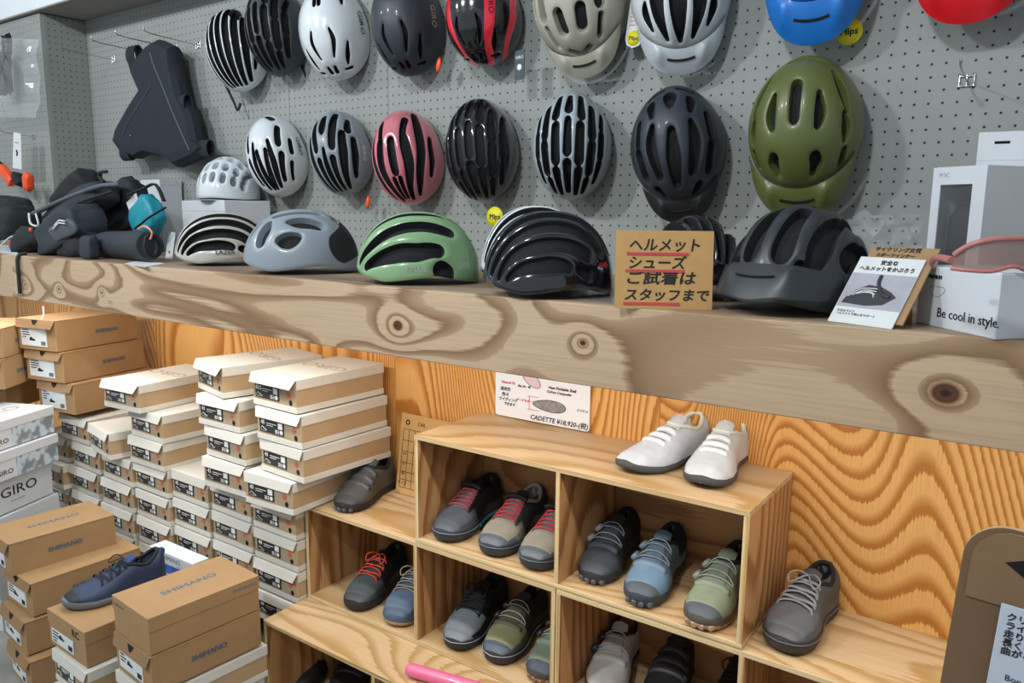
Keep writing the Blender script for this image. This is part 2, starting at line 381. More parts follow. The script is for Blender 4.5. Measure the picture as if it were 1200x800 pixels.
# ================================================================== SHOE BOXES
def giro_box(label, xr, y0, z, rot=0, w=.205, l=.335, h=.1, top=False, open_=0, dot=True, k=0):
    """cream-lidded box; (xr, y0) is its front right corner"""
    t = thing('shoe_box', label, 'box', (xr, y0, z), (0, 0, R(rot)), 'cream lidded shoe boxes stacked against the wall')
    x0, x1 = -w, 0
    b = MB(); b.box(x0, x1, 0, l, .001, h-.004, c=.001)
    b.build('body', [M_kraftg], t)
    b = MB(); e = .0012
    b.box(x0-e, x1+e, -e, l+e, .001, .019, c=.0006); b.build('base_band', M_cream, t)
    L = MB(); q = .0025; lh = .03
    L.box(x0-q, x1+q, -q, l+q, h-.0035, h-.001, c=.0008)
    L.box(x1+q-.0018, x1+q, 0, l+q, h-lh, h-.003); L.box(x0-q, x0-q+.0018, 0, l+q, h-lh, h-.003)
    L.box(x0-q, x1+q, l+q-.0018, l+q, h-lh, h-.003)
    L.build('lid', M_cream, t)
    # end flap of the lid, standing a little off the body
    ang = R(7+open_+rng.uniform(-3, 6)); fh = .031; d = .0016
    oz, oy = -math.cos(ang)*fh, -math.sin(ang)*fh
    F = MB(); A = [(x0-q, -q, h-.001), (x1+q, -q, h-.001), (x1+q-.013, -q+oy, h+oz), (x0-q+.006, -q+oy, h+oz)]
    B = [(p[0], p[1]-d, p[2]-.0003) for p in A]
    F.add(A+B, [(0, 1, 2, 3), (7, 6, 5, 4), (0, 4, 5, 1), (1, 5, 6, 2), (2, 6, 7, 3), (3, 7, 4, 0)])
    F.build('lid_flap', M_cream, t)
    # end face: label, sticker, finger hole
    MB().box(x0+.004, x1-.004, -.0008, .001, .019, h-.006).build('end_panel', M_kraftend, t)
    lx0, lx1, lz0, lz1 = x0+.014, x0+.127, .026, .071
    lab = MB().box(lx0, lx1, -.0024, -.0006, lz0, lz1).build('label', M_labelb, t)
    sz = ('39', '42', '41', '43.5', '44', '40', '45')[k % 7]
    txt(sz, .017, M_inkw, lab, (lx0+.016, -.0027, lz1-.016), FRONT, bold=.0006)
    txt('GIRO', .006, M_inkw, lab, (lx0+.012, -.0027, lz1-.005), FRONT)
    p = MB(); yy = -.0030
    def r_(a, b_, c, d_): p.box(a, b_, yy, yy+.0006, c, d_)
    r_(lx0+.033, lx1-.034, lz1-.0175, lz1-.0155); r_(lx0+.033, lx1-.05, lz1-.0235, lz1-.022)
    r_(lx1-.026, lx1-.006, lz1-.026, lz1-.009)
    p.add([(lx1-.011+.0065*math.cos(a), yy, lz0+.0095+.0065*math.sin(a)) for a in [i*PI/6 for i in range(12)]], [tuple(range(12))])
    for i in range(3): r_(lx1-.040, lx1-.030, lz0+.004+i*.004, lz0+.0058+i*.004); r_(lx1-.027, lx1-.021, lz0+.004+i*.004, lz0+.0058+i*.004)
    p.tube([(lx0+.006, yy, lz0+.009), (lx0+.013, yy, lz0+.016), (lx0+.02, yy, lz0+.012), (lx0+.034, yy, lz0+.007), (lx0+.034, yy, lz0+.004), (lx0+.008, yy, lz0+.005)], .0007, 4, closed=True)
    tagp(p.build('label_print', M_inkw, lab), kind='stuff')
    def disc(cx, cz, rx, rz, m, name):
        MB().add([(cx+rx*math.cos(a), -.0015, cz+rz*math.sin(a)) for a in [i*PI/8 for i in range(16)]], [tuple(range(16))]).build(name, m, t)
    if dot:
        disc(x1-.033, .052, .0095, .0095, M_reddot, 'round_sticker')
    disc(x1-.025, .030, .0075, .0085, M_hole, 'finger_hole')
    if top:
        txt('GIRO', .062, M_inkg, t, (x0+w*.5, l*.56 if top is True else top, h-.0007), (0, 0, PI), sx=1.35)
    return t

OR = ('topmost', 'second from the top', 'third from the top', 'fourth from the top', 'fifth from the top', 'sixth from the top', 'seventh from the top', 'eighth from the top', 'ninth from the top')
def col(desc, specs, y=-.37):
    for i, s in enumerate(specs):
        xr, z, rot = s[:3]; dy = s[3] if len(s) > 3 else 0
        giro_box('cream shoe box, %s %s' % (OR[i], desc), xr, y+dy, z, rot, top=(i == 0), open_=(18 if i == 0 and z > .7 else rng.choice((0, 2, 5, 9))), k=i*3+int(abs(xr)*10))
col('in the tall stack touching the cubbies', [(-.383, .907, -2), (-.365, .805, -1), (-.362, .704, -3), (-.40, .602, 3, -.012), (-.457, .49, 0, .04), (-.457, .388, 0, .042), (-.457, .286, 0, .04), (-.457, .18, 0, .04)])
col('in the stack with the turned top box', [(-.715, .905, -13, -.01), (-.655, .803, 1), (-.632, .702, -1), (-.638, .6, 2), (-.668, .498, 0, .035), (-.668, .396, 0, .035), (-.668, .294, 0, .035), (-.668, .192, 0, .035)])
col('in the short stack between two taller stacks', [(-.882, .498, 0, .026), (-.88, .396, 0, .026), (-.88, .294, 0, .026), (-.88, .192, 0, .026)])
col('in the stack right of the high kraft boxes', [(-1.165, .79, 4, -.03), (-1.085, .69, -1), (-1.09, .59, 1), (-1.092, .49, 0, .01), (-1.094, .386, 0, .01), (-1.094, .285, 0, .01), (-1.094, .183, 0, .01)])
col('in the stack with the forward-skewed top box', [(-1.36, .59, -10, -.045), (-1.302, .488, -1), (-1.315, .386, 0), (-1.32, .286, 1), (-1.32, .186, 1)])
col('in the stack just right of the white boxes', [(-1.60, .59, 1), (-1.53, .488, -1), (-1.555, .386, 0), (-1.55, .286, 0), (-1.55, .186, 0)])
col('in the stack half hidden behind the white boxes', [(-1.775, .488, 1), (-1.765, .386, 0, -.03), (-1.77, .286, 0), (-1.77, .184, 0)])

def kraft_box(label, xr, y0, z, rot=0, w=.2, l=.32, h=.11, style='flap', side=True, topt=False, end='label', group='brown kraft shoe boxes', seam=True, rc=False, name='kraft_shoe_box'):
    t = thing(name, label, 'box', (xr, y0, z), (0, 0, R(rot)), group)
    x0, x1 = -w, 0
    if style == 'flap':
        MB().box(x0, x1, 0, l, .0006, h-.002, c=.0012).build('body', M_kraft, t)
        MB().box(x0-.0015, x1+.0015, -.0015, l+.0015, h-.0022, h-.0004, c=.0008).build('lid', M_kraft, t)
        ang = R(10+rng.uniform(0, 8)); fh = .034
        oz, oy = -math.cos(ang)*fh, -math.sin(ang)*fh; q = .0015; d = .0015
        A = [(x0-q, -q, h-.0005), (x1+q, -q, h-.0005), (x1-.012, -q+oy, h+oz), (x0+.006, -q+oy, h+oz)]
        B = [(p[0], p[1]-d, p[2]) for p in A]
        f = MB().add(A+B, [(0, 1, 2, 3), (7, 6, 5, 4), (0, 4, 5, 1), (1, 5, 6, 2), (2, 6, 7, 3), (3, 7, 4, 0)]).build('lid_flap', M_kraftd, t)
        cx = x0+w*.5
        MB().prism([(cx-.017, 0), (cx+.017, 0), (cx+.01, -.012), (cx, -.02), (cx-.01, -.012)], 0, .0006,
                   M=Matrix.Translation((0, -q-d-.0012, h-.002)) @ Matrix.Rotation(PI/2-ang*.9, 4, 'X')).build('finger_notch', M_hole, f)
    else:
        MB().box(x0+.001, x1-.001, .001, l-.001, .0006, h-.004, c=.001).build('body', M_kraft, t)
        L = MB(); L.box(x0-.001, x1+.001, -.001, l+.001, h-.0405, h-.0005, c=.001); L.build('lid', M_kraft, t)
    if end == 'label':
        lz1 = h-.036 if style == 'flap' else h-.052
        lz0 = .016; a, b_ = (x0+.02, x0+.02+w*.66) if style == 'flap' else (x0+.02, x0+w*.68)
        lab = MB().box(a, b_, -.0018, 0.0, lz0, lz1).build('label', M_labelw, t)
        p = MB()
        for i in range(4):
            p.box(a+.008, a+.008+rng.uniform(.02, .05), -.0024, -.0017, lz1-.008-i*.009, lz1-.0045-i*.009)
        for i in range(9): p.box(b_-.030+i*.0028, b_-.0288+i*.0028, -.0024, -.0017, lz0+.005, lz0+.02)
        p.prism([(0, 0), (.03, 0), (.032, .006), (.02, .008), (.012, .014), (.004, .012)], -.0024, -.0017, M=Matrix.Translation((a+.045, 0, lz0+.02)) @ Matrix.Rotation(PI/2, 4, 'X') @ Matrix.Translation((0, 0, .0041)))
        tagp(p.build('label_print', M_ink, lab), kind='stuff')
    if side: txt('SHIMANO', .0205, M_inkb, t, (x1+.0017, l*(side if side is not True else .56), h*.48 if style == 'flap' else h*.38), RIGHT, bold=.0006, sx=1.15, name='logo')
    if topt: txt('SHIMANO', .03, M_inkb, t, (x0+w*.5, l*.52, h-.0003), (0, 0, PI/2), sx=1.2, bold=.0006, name='logo')
    return t
# front stacks on the floor
for i, z in enumerate((.345, .235)):
    b = kraft_box(('tan kraft shoe box with name printed on its lid, topmost of the nearest stack', 'tan kraft shoe box with blue-grey side name, second in the nearest stack')[i], -.456-(0, .0)[i], -.805, z, -4, h=.105 if i == 0 else .108, style='lid' if i == 0 else 'flap', side=False if i == 0 else .5, topt=(i == 0), end=None if i == 0 else 'label')
    if i == 0: txt('SHIMANO', .014, M_inkb, b, (.0013, .275, .085), RIGHT, sx=1.2, name='logo'); txt('SHIMANO', .011, M_inkb, b, (-.16, -.0013, .085), FRONT, sx=1.2, name='logo')
giro_box('white lidded shoe box, third down in the nearest stack', -.456, -.805, .128, -4, k=2)
giro_box('white lidded shoe box on the floor at the bottom of the nearest stack', -.46, -.81, .02, -2, k=4)
Z = [(.34, -1.232, -.811, -4), (.232, -1.13, -.80, -2), (.118, -1.125, -.83, -5), (.004, -1.09, -.84, -7)]
for i, (z, x, y, r) in enumerate(Z):
    kraft_box('tan kraft shoe box, %s in the stack left of the navy shoe' % OR[i], x, y, z, r, h=.11 if i else .108, topt=(i == 0), side=.5, l=.32 if i != 1 else .34)
rc = kraft_box('kraft shoe box with short dark letters on its end, carrying the navy sneaker', -.72, -.842, .232, -1, w=.22, l=.33, h=.108, style='lid', side=False)
txt('RC', .03, M_ink, rc, (-.052, -.0014, .083), FRONT, sx=1.1, bold=.0008, name='logo')
giro_box('white lidded shoe box directly under the box with the navy sneaker', -.705, -.85, .13, -2, k=5)
giro_box('white lidded shoe box on the floor beneath the navy sneaker stack', -.70, -.85, .025, 0, k=6)
# the white and blue box behind
bb = thing('blue_white_box', 'small white box with blue picture panel between the navy sneaker and the cream stacks', 'box', (-.83, -.445, .25), (0, 0, R(1)))
MB().box(-.24, 0, 0, .056, 0, .105, c=.001).build('body', M_boxw, bb)
MB().box(-.242, .002, -.002, .058, .07, .107, c=.001).build('lid', M_boxw, bb)
MB().box(-.23, -.01, -.0014, .001, .006, .066).build('picture_panel', mat('blue_print', '2f62b4', .5, var=.5, vs=20), bb)
txt('SHIMANO', .024, M_inkb, bb, (-.12, -.0024, .089), FRONT, name='logo')
for i, z in enumerate((.127, .002)): kraft_box('kraft box %s the small white and blue box' % ('right under', 'on the floor beneath')[i], -.86, -.487, z, 0, side=False, w=.2, l=.095, h=.122, end=None)
# kraft stack on top of the cream stacks at left
for i, (z, x, y, r) in enumerate(((.952, -1.664, -.427, 12), (.832, -1.652, -.415, 11), (.712, -1.622, -.40, 9))):
    kraft_box('orange-brown kraft shoe box, %s in the high pile under the shelf' % OR[i], x, y, z, r, w=.21, l=.36, h=.118, side=.6, group='kraft boxes piled high at the left')
for i, (z, x, y, r) in enumerate(((.93, -1.81, -.55, 40), (.815, -1.80, -.56, 38))):
    kraft_box('orange-brown kraft shoe box, %s at the far left edge of the view' % ('upper one', 'lower one')[i], x, y, z, r, w=.21, l=.3, h=.113, side=.45, group='kraft boxes piled high at the left')
kraft_box('wide orange-brown kraft box under the two leftmost kraft boxes, its top showing', -1.955, -.50, .70, 24, w=.24, l=.36, h=.113, side=False, end=None)
# small loose bag/handle on the kraft stack
hb = MB(); hb.tube(spline([(-1.80, -.40, 1.07), (-1.79, -.41, 1.1), (-1.76, -.42, 1.115), (-1.74, -.43, 1.09), (-1.735, -.44, 1.07)], 14), .0022, 6)
tagp(hb.build('twine_loop', M_cream), 'thin loop of pale string lying on the high kraft box', 'string')
# white boxes, far left
Wd = R(22.8)
def white_box(label, z, h, dx=0, camo=False, big=False, l=.32):
    t = thing('white_shoe_box', label, 'box', (-1.595+dx, -.672, z), (0, 0, Wd), 'white boxes stacked at the left edge')
    w_ = .22; l0 = -.06
    MB().box(-w_, 0, l0, l-.08, .001, h-.003, c=.001).build('body', M_boxw, t)
    if not big:
        MB().box(-w_-.003, .003, l0-.003, l-.077, h-.034, h-.001, c=.001).build('lid', M_boxw, t)
        txt('GIRO', .07, M_inkg, t, (-.11, .1, h-.0006), (0, 0, PI/2+.0), sx=1.2, name='logo')
        txt('GIRO', .024, M_ink, t, (.0012, .0, .028), RIGHT, sx=1.3, name='logo')
    if camo:
        m = bpy.data.materials.get('grey_camouflage')
        if not m:
            m = mat('grey_camouflage', 'a8b4bc', .6, var=.42, vs=26); m.node_tree.nodes['Color Ramp'].color_ramp.elements[0].position = .44; m.node_tree.nodes['Color Ramp'].color_ramp.elements[1].position = .56
        MB().box(-.001, .0014, .052, l-.082, .002, h-.035).build('patterned_panel', m, t)
    if big:
        txt('GIRO', .05, M_ink, t, (.0015, .07, h*.55), RIGHT, sx=1.35, name='logo')
        MB().box(-.001, .0015, .03, .09, h*.27, h*.29).build('print', M_inkg, t)
    return t
white_box('white lidded shoe box with grey camouflage side, topmost of the left white stack', .647, .103, camo=True)
white_box('white lidded shoe box with grey camouflage side, second in the left white stack', .541, .104, dx=.015, camo=True)
white_box('plain white carton with large black name, under the camouflage boxes', .41, .13, dx=-.02, big=True, l=.3)
white_box('plain white carton with large black name, lower one in the left stack', .262, .146, dx=-.01, big=True, l=.32)
white_box('plain white carton partly hidden in the lower left stack', .106, .154, dx=-.0, l=.3, big=True)
white_box('plain white carton standing on the floor at the left', 0.0, .105, dx=0, l=.3)

# ================================================================== HELMETS
def sd_chain(D, chain):
    """distance in degrees, over the unit sphere of directions D, to a smooth chain of (u, v, r) capsules"""
    P = chain if len(chain) > 1 else [chain[0], chain[0]]
    P = spline(P, 5*(len(P)-1)) if len(P) > 2 else spline(P, 5)
    X = []
    for u0, v0, r0 in P: X.append((np.array([math.sin(R(v0)), math.cos(R(v0))*math.sin(R(u0)), math.cos(R(v0))*math.cos(R(u0))]), r0))
    out = np.full(len(D), 1e3)
    for (A, ra), (B, rb) in zip(X, X[1:]):
        e = B-A; t = np.clip(((D-A) @ e)/(e @ e+1e-12), 0, 1)
        c = A+t[:, None]*e; c /= np.linalg.norm(c, axis=1)[:, None]
        d = np.degrees(2*np.arcsin(np.clip(np.linalg.norm(D-c, axis=1)/2, 0, 1)))-(ra+(rb-ra)*t)
        out = np.minimum(out, d)
    return out
def field(D, vents):
    o = np.full(len(D), 1e3)
    for c in vents: o = np.minimum(o, sd_chain(D, c))
    return o
def mir(vs):
    out = []
    for c in vs:
        out.append(c)
        if any(abs(p[1]) > .5 for p in c): out.append([(a, -b, r) for a, b, r in c])
    return out
V = {}
V['ribs'] = mir([[(-62, 0, 2.5), (-30, 0, 4.5), (38, 0, 4), (66, 0, 2.5)],
    [(-66, 13, 2.5), (-30, 15, 4.8), (5, 15, 5), (40, 12, 4), (68, 8, 2.2)],
    [(-60, 28, 3), (-25, 31, 5), (12, 30, 5), (45, 24, 4), (70, 17, 2.5)],
    [(-52, 44, 3.5), (-20, 47, 5), (15, 46, 5), (48, 38, 4), (70, 29, 2.8)],
    [(-46, 63, 3.5), (0, 65, 4.2), (36, 60, 3.5), (58, 48, 2.2)], [(-20, 78, 1.5), (20, 76, 2.2), (40, 70, 1.2)]])
V['split'] = mir([[(-60, 0, 3), (-38, 0, 5)], [(-24, 0, 4), (6, 0, 5)], [(20, 0, 5), (58, 0, 3)],
    [(-64, 16, 3), (-32, 19, 5)], [(-18, 18, 5), (16, 17, 5.5)], [(30, 16, 5), (66, 10, 2.5)],
    [(-50, 34, 4), (-12, 36, 5.5)], [(2, 36, 5.5), (34, 32, 5)], [(46, 27, 4), (68, 20, 2.5)],
    [(-56, 52, 3), (-28, 52, 4)], [(-14, 53, 5), (16, 52, 5)], [(30, 49, 4.5), (58, 39, 3)]])
V['long'] = mir([[(-48, 0, 4.5), (-30, 0, 6), (-22, 0, 3)], [(0, 0, 2.5), (30, 0, 4), (66, 0, 2)],
    [(-58, 20, 4), (-30, 20, 5.5), (-4, 17, 5)], [(14, 14, 4.5), (66, 9, 2)],
    [(-20, 36, 5), (10, 34, 6), (45, 25, 4), (68, 18, 2)],
    [(-56, 42, 3), (-34, 45, 5)], [(-14, 55, 4), (20, 53, 5), (56, 40, 3)]])
V['kplus'] = mir([[(-24, 9, 2), (-6, 13, 4), (25, 12, 4.2), (74, 7, 2.2)],
    [(79, 20, 2.4), (55, 34, 4.6), (20, 40, 5.6), (-20, 38, 5.4), (-38, 34, 4.5)],
    [(82, 36, 2.6), (66, 52, 5), (40, 64, 6.6), (-4, 69, 6.6), (-42, 60, 5)],
    [(-86, 62, 6), (-78, 66, 6)], [(-62, 0, 3), (-54, 0, 3)]])
V['aero'] = mir([[(-66, 0, 3), (-58, 0, 4)], [(-34, 4, 2.8), (-22, 4, 2.8)], [(8, 16, 1.5), (22, 19, 2.8), (42, 12, 1.2)],
    [(56, 6, 2.2), (64, 5, 2.8)], [(30, 40, 1.4), (48, 33, 3), (60, 28, 1.4)], [(-60, 30, 2), (-42, 37, 3.2), (-28, 40, 1.5)], [(66, 20, 1.4), (70, 30, 2)]])
V['giroair'] = mir([[(-64, 8, 4), (-58, 20, 5)], [(-38, 34, 4), (-10, 34, 4.5)], [(0, 9, 3), (38, 5, 4), (60, 3, 2)],
    [(-12, 16, 2.5), (20, 19, 4.5), (58, 12, 2.5)], [(10, 36, 4.5), (50, 25, 3)], [(30, 50, 3), (60, 38, 2)], [(-20, 56, 3), (5, 56, 3.5)]])
V['pink'] = mir([[(-14, 0, 5), (4, 0, 5.5), (20, 0, 5)], [(-46, 22, 4.5), (-24, 20, 4), (-10, 22, 6), (16, 24, 6), (48, 14, 3.5), (68, 9, 2)],
    [(30, 5, 3), (62, 3, 2)], [(-70, 30, 4), (-40, 42, 5.5), (0, 46, 5.5), (40, 34, 4.5), (66, 22, 2)], [(-30, 62, 3), (20, 62, 4), (50, 52, 2.5)]])
V['dots'] = mir([[(u, v, 4.6), (u+6, v, 4.6)] for u in (-62, -38, -14, 12, 38, 60) for v in (0, 20, 40, 58)])
V['mtb'] = mir([[(-30, 0, 4.6), (-4, 0, 4.2)], [(-24, 23, 2.4), (-8, 25, 4.6), (2, 23, 3)], [(30, 21, 4.4), (38, 22, 5), (48, 18, 3)],
    [(-70, 0, 3.5), (-68, 14, 3.4), (-70, 24, 1.5)], [(-56, 34, 2), (-36, 46, 4.5), (-16, 54, 2)], [(-10, 50, 2), (8, 54, 4.5), (22, 52, 2)], [(36, 52, 3), (54, 46, 3)]])
V['mtbx'] = mir([[(-46, 0, 7), (-36, 0, 4)], [(-8, 0, 4), (16, 0, 7), (44, 0, 4)], [(-16, 24, 3), (4, 27, 6), (34, 20, 4)], [(-44, 26, 5), (-30, 24, 3)],
    [(-64, 10, 3), (-62, 30, 3)], [(-30, 46, 4), (-6, 50, 4)], [(10, 50, 5), (40, 42, 5)], [(54, 26, 4), (64, 18, 2)]])
V['beige'] = mir([[(-20, 8, 4), (-6, 10, 4)], [(20, 14, 5.5), (36, 12, 5.5)], [(-40, 24, 4), (-14, 30, 5)], [(-2, 38, 5), (18, 38, 5.5)], [(34, 36, 3), (56, 28, 3)],
    [(-60, 40, 4), (-34, 50, 5)], [(-10, 58, 3), (10, 58, 4)], [(62, 12, 3), (66, 4, 3)]])
V['whitemtb'] = mir([[(-50, 0, 5), (10, 0, 8), (40, 0, 6), (62, 0, 2)], [(-40, 20, 4), (0, 25, 7.5), (30, 24, 6), (60, 15, 2)], [(20, 42, 2), (34, 42, 4.5), (52, 34, 2)], [(-50, 42, 4), (-10, 50, 5)]])
V['shelfgrey'] = mir([[(46, 10, 4), (54, 10, 5), (62, 10, 4)], [(34, 26, 3), (44, 34, 6), (58, 40, 5)], [(-20, 16, 3), (10, 20, 3), (24, 18, 3)], [(-24, 40, 5), (-4, 40, 6.5), (10, 38, 3)], [(4, 60, 4), (20, 62, 7), (34, 58, 4)], [(-52, 10, 4), (-40, 10, 5)]])
V['shelfmtb'] = mir([[(14, 12, 4.5), (52, 14, 6.5), (58, 14, 5.5)], [(-36, 10, 4), (-6, 12, 5)], [(0, 36, 4), (40, 40, 7), (58, 40, 5)], [(-46, 34, 4), (-16, 38, 6)], [(0, 60, 5), (30, 62, 6)], [(-36, 60, 5), (-16, 62, 5)], [(64, 30, 3), (66, 40, 4)]])

V['ribs2'] = mir([[(-58, 0, 3), (-20, 0, 4.6), (38, 0, 4), (76, 0, 2.5)], [(-62, 17, 3), (-20, 19, 4.6), (20, 18, 4.6), (78, 10, 2.2)],
    [(-58, 35, 4), (-20, 38, 5), (20, 37, 5), (55, 30, 4), (80, 22, 2.2)], [(-50, 53, 4.5), (-10, 57, 5), (30, 54, 5), (62, 42, 4), (82, 34, 2.2)],
    [(-34, 73, 3.4), (10, 73, 4.6), (44, 68, 4.4), (70, 54, 3.4), (82, 45, 2)], [(-72, 60, 4), (-60, 66, 3)]])
rim_t = np.array([0, 35, 62, 85, 108, 135, 180.]); rim_p = np.array([83, 90, 95, 92, 88, 94, 99.])
def grow(vs, k): return [[(a, b, r*k) for a, b, r in c] for c in vs]
def helmet_mesh(vents, accents, dims, nt=200, nphi=68, depth=.016, back=.13, rimk=1.0):
    """crown shell with the vents cut clean out of it and walls going inwards; returns (shell, accent, liner, rim ring, ...)"""
    a, bf, bb_, c = dims
    th = np.linspace(0, 2*PI, nt, endpoint=False)
    tf = np.degrees(np.abs((th+PI) % (2*PI)-PI))
    pm = np.interp(tf, rim_t, 93+(rim_p-93)*rimk)
    ker = np.hanning(13); ker /= ker.sum(); pm = np.convolve(np.concatenate([pm[-20:], pm, pm[:20]]), ker, 'same')[20:-20]
    t = np.linspace(.012, 1, nphi)
    PH = np.radians(pm[None, :]*t[:, None]); TH = np.broadcast_to(th[None, :], PH.shape)
    D = np.stack([np.sin(PH)*np.sin(TH), np.sin(PH)*np.cos(TH), np.cos(PH)], -1).reshape(-1, 3)
    def surf(d, off):
        ex, ey, ez = d[:, 0], d[:, 1], d[:, 2]
        b = np.where(ey > 0, bf, bb_)
        x = (a+off)*ex*(1-back*np.clip(-ey, 0, 1)**2-.05*np.clip(ey, 0, 1)**2)
        y = -(b+off)*np.sign(ey)*np.abs(ey)**.96
        z = (c+off)*np.sign(ez)*np.abs(ez)**.93+.006*np.clip(-ey, 0, 1)*np.clip(ez, 0, 1)
        return np.stack([x, y, z], -1)
    def F(d, vs):
        return np.clip(field(d, vs), -50, 50) if vs else np.full(len(d), 50.)
    zmin = surf(D, np.zeros(len(D)))[:, 2].min()
    idx = np.arange(len(D)).reshape(nphi, nt)
    q = np.stack([idx[:-1, :], idx[1:, :], np.roll(idx, -1, 1)[1:, :], np.roll(idx, -1, 1)[:-1, :]], -1).reshape(-1, 4)
    d = [tuple(x) for x in D]; sv = list(F(D, vents)); av = list(F(D, accents)); cut = {}; cutset = set()
    polys = [list(map(int, r)) for r in q]+[[int(i) for i in idx[0][::-1]][::-1]]
    def clip(ps, val, sgn, mark):
        out = []
        for p in ps:
            vs_ = [val[i]*sgn for i in p]
            if min(vs_) >= 0: out.append(p); continue
            if max(vs_) <= 0: continue
            r = []
            for k in range(len(p)):
                i, j = p[k], p[(k+1) % len(p)]; fi, fj = vs_[k], vs_[(k+1) % len(p)]
                if fi >= 0: r.append(i)
                if (fi > 0 and fj < 0) or (fi < 0 and fj > 0):
                    key = (min(i, j), max(i, j), mark)
                    if key not in cut:
                        lo, hi = key[0], key[1]; f0, f1 = val[lo], val[hi]; w_ = f0/(f0-f1)
                        dd = np.array(d[lo])*(1-w_)+np.array(d[hi])*w_; dd /= np.linalg.norm(dd)
                        n_ = len(d); d.append(tuple(dd)); sv.append(sv[lo]*(1-w_)+sv[hi]*w_ if mark else 0.0); av.append(av[lo]*(1-w_)+av[hi]*w_ if not mark else 0.0)
                        cut[key] = n_
                        if not mark: cutset.add(n_)
                    r.append(cut[key])
            if len(r) > 2: out.append(r)
        return out
    shell = clip(polys, sv, 1, 0) if vents else polys
    if accents: acc = clip(shell, av, -1, 1); shell = clip(shell, av, 1, 1)
    else: acc = []
    Dn = np.array(d); S_ = np.array(sv)
    off = -.0026*np.exp(-np.clip(S_, 0, 60)/1.7)
    off[idx[-1]] -= .003; off[idx[-2]] -= .0008
    P = surf(Dn, off); P[:, 2] -= zmin
    nw = (len(shell), len(acc)); extra = []
    for fs in (shell, acc):
        wl_ = []
        for p in fs:
            for k in range(len(p)):
                i, j = p[k], p[(k+1) % len(p)]
                if i in cutset and j in cutset and abs(sv[i])+abs(sv[j]) < 1e-6: wl_.append((i, j))
        es = set(wl_); wl_ = [e for e in wl_ if (e[1], e[0]) not in es]
        need = sorted({i for e in wl_ for i in e})
        if need:
            N_ = len(P)+len(extra); mid = {}; inn = {}
            Pi = surf(Dn[need], np.full(len(need), -depth)); Pi[:, 2] -= zmin
            for k_, i in enumerate(need):
                mid[i] = N_+2*k_; inn[i] = N_+2*k_+1; extra += [P[i], Pi[k_]]
            fs += [[mid[j], mid[i], inn[i], inn[j]] for i, j in wl_]
    if extra: P = np.concatenate([P, np.array(extra)])
    LI = surf(D, np.full(len(D), -depth+.001)); LI[:, 2] -= zmin
    return P, shell, acc, LI.reshape(nphi, nt, 3), idx, zmin, nw
def polymesh(name, P, fs, m, sharp=50, wall=None, nw=0):
    us = sorted({i for f in fs for i in f}); mp = {a: b for b, a in enumerate(us)}
    me = bpy.data.meshes.new(name); me.from_pydata(P[us].tolist(), [], [[mp[i] for i in f] for f in fs])
    me.materials.append(m)
    if wall: me.materials.append(wall); me.polygons.foreach_set('material_index', [0]*nw+[1]*(len(fs)-nw))
    me.polygons.foreach_set('use_smooth', [True]*len(me.polygons)); me.update()
    if sharp: me.set_sharp_from_angle(angle=R(sharp))
    return me
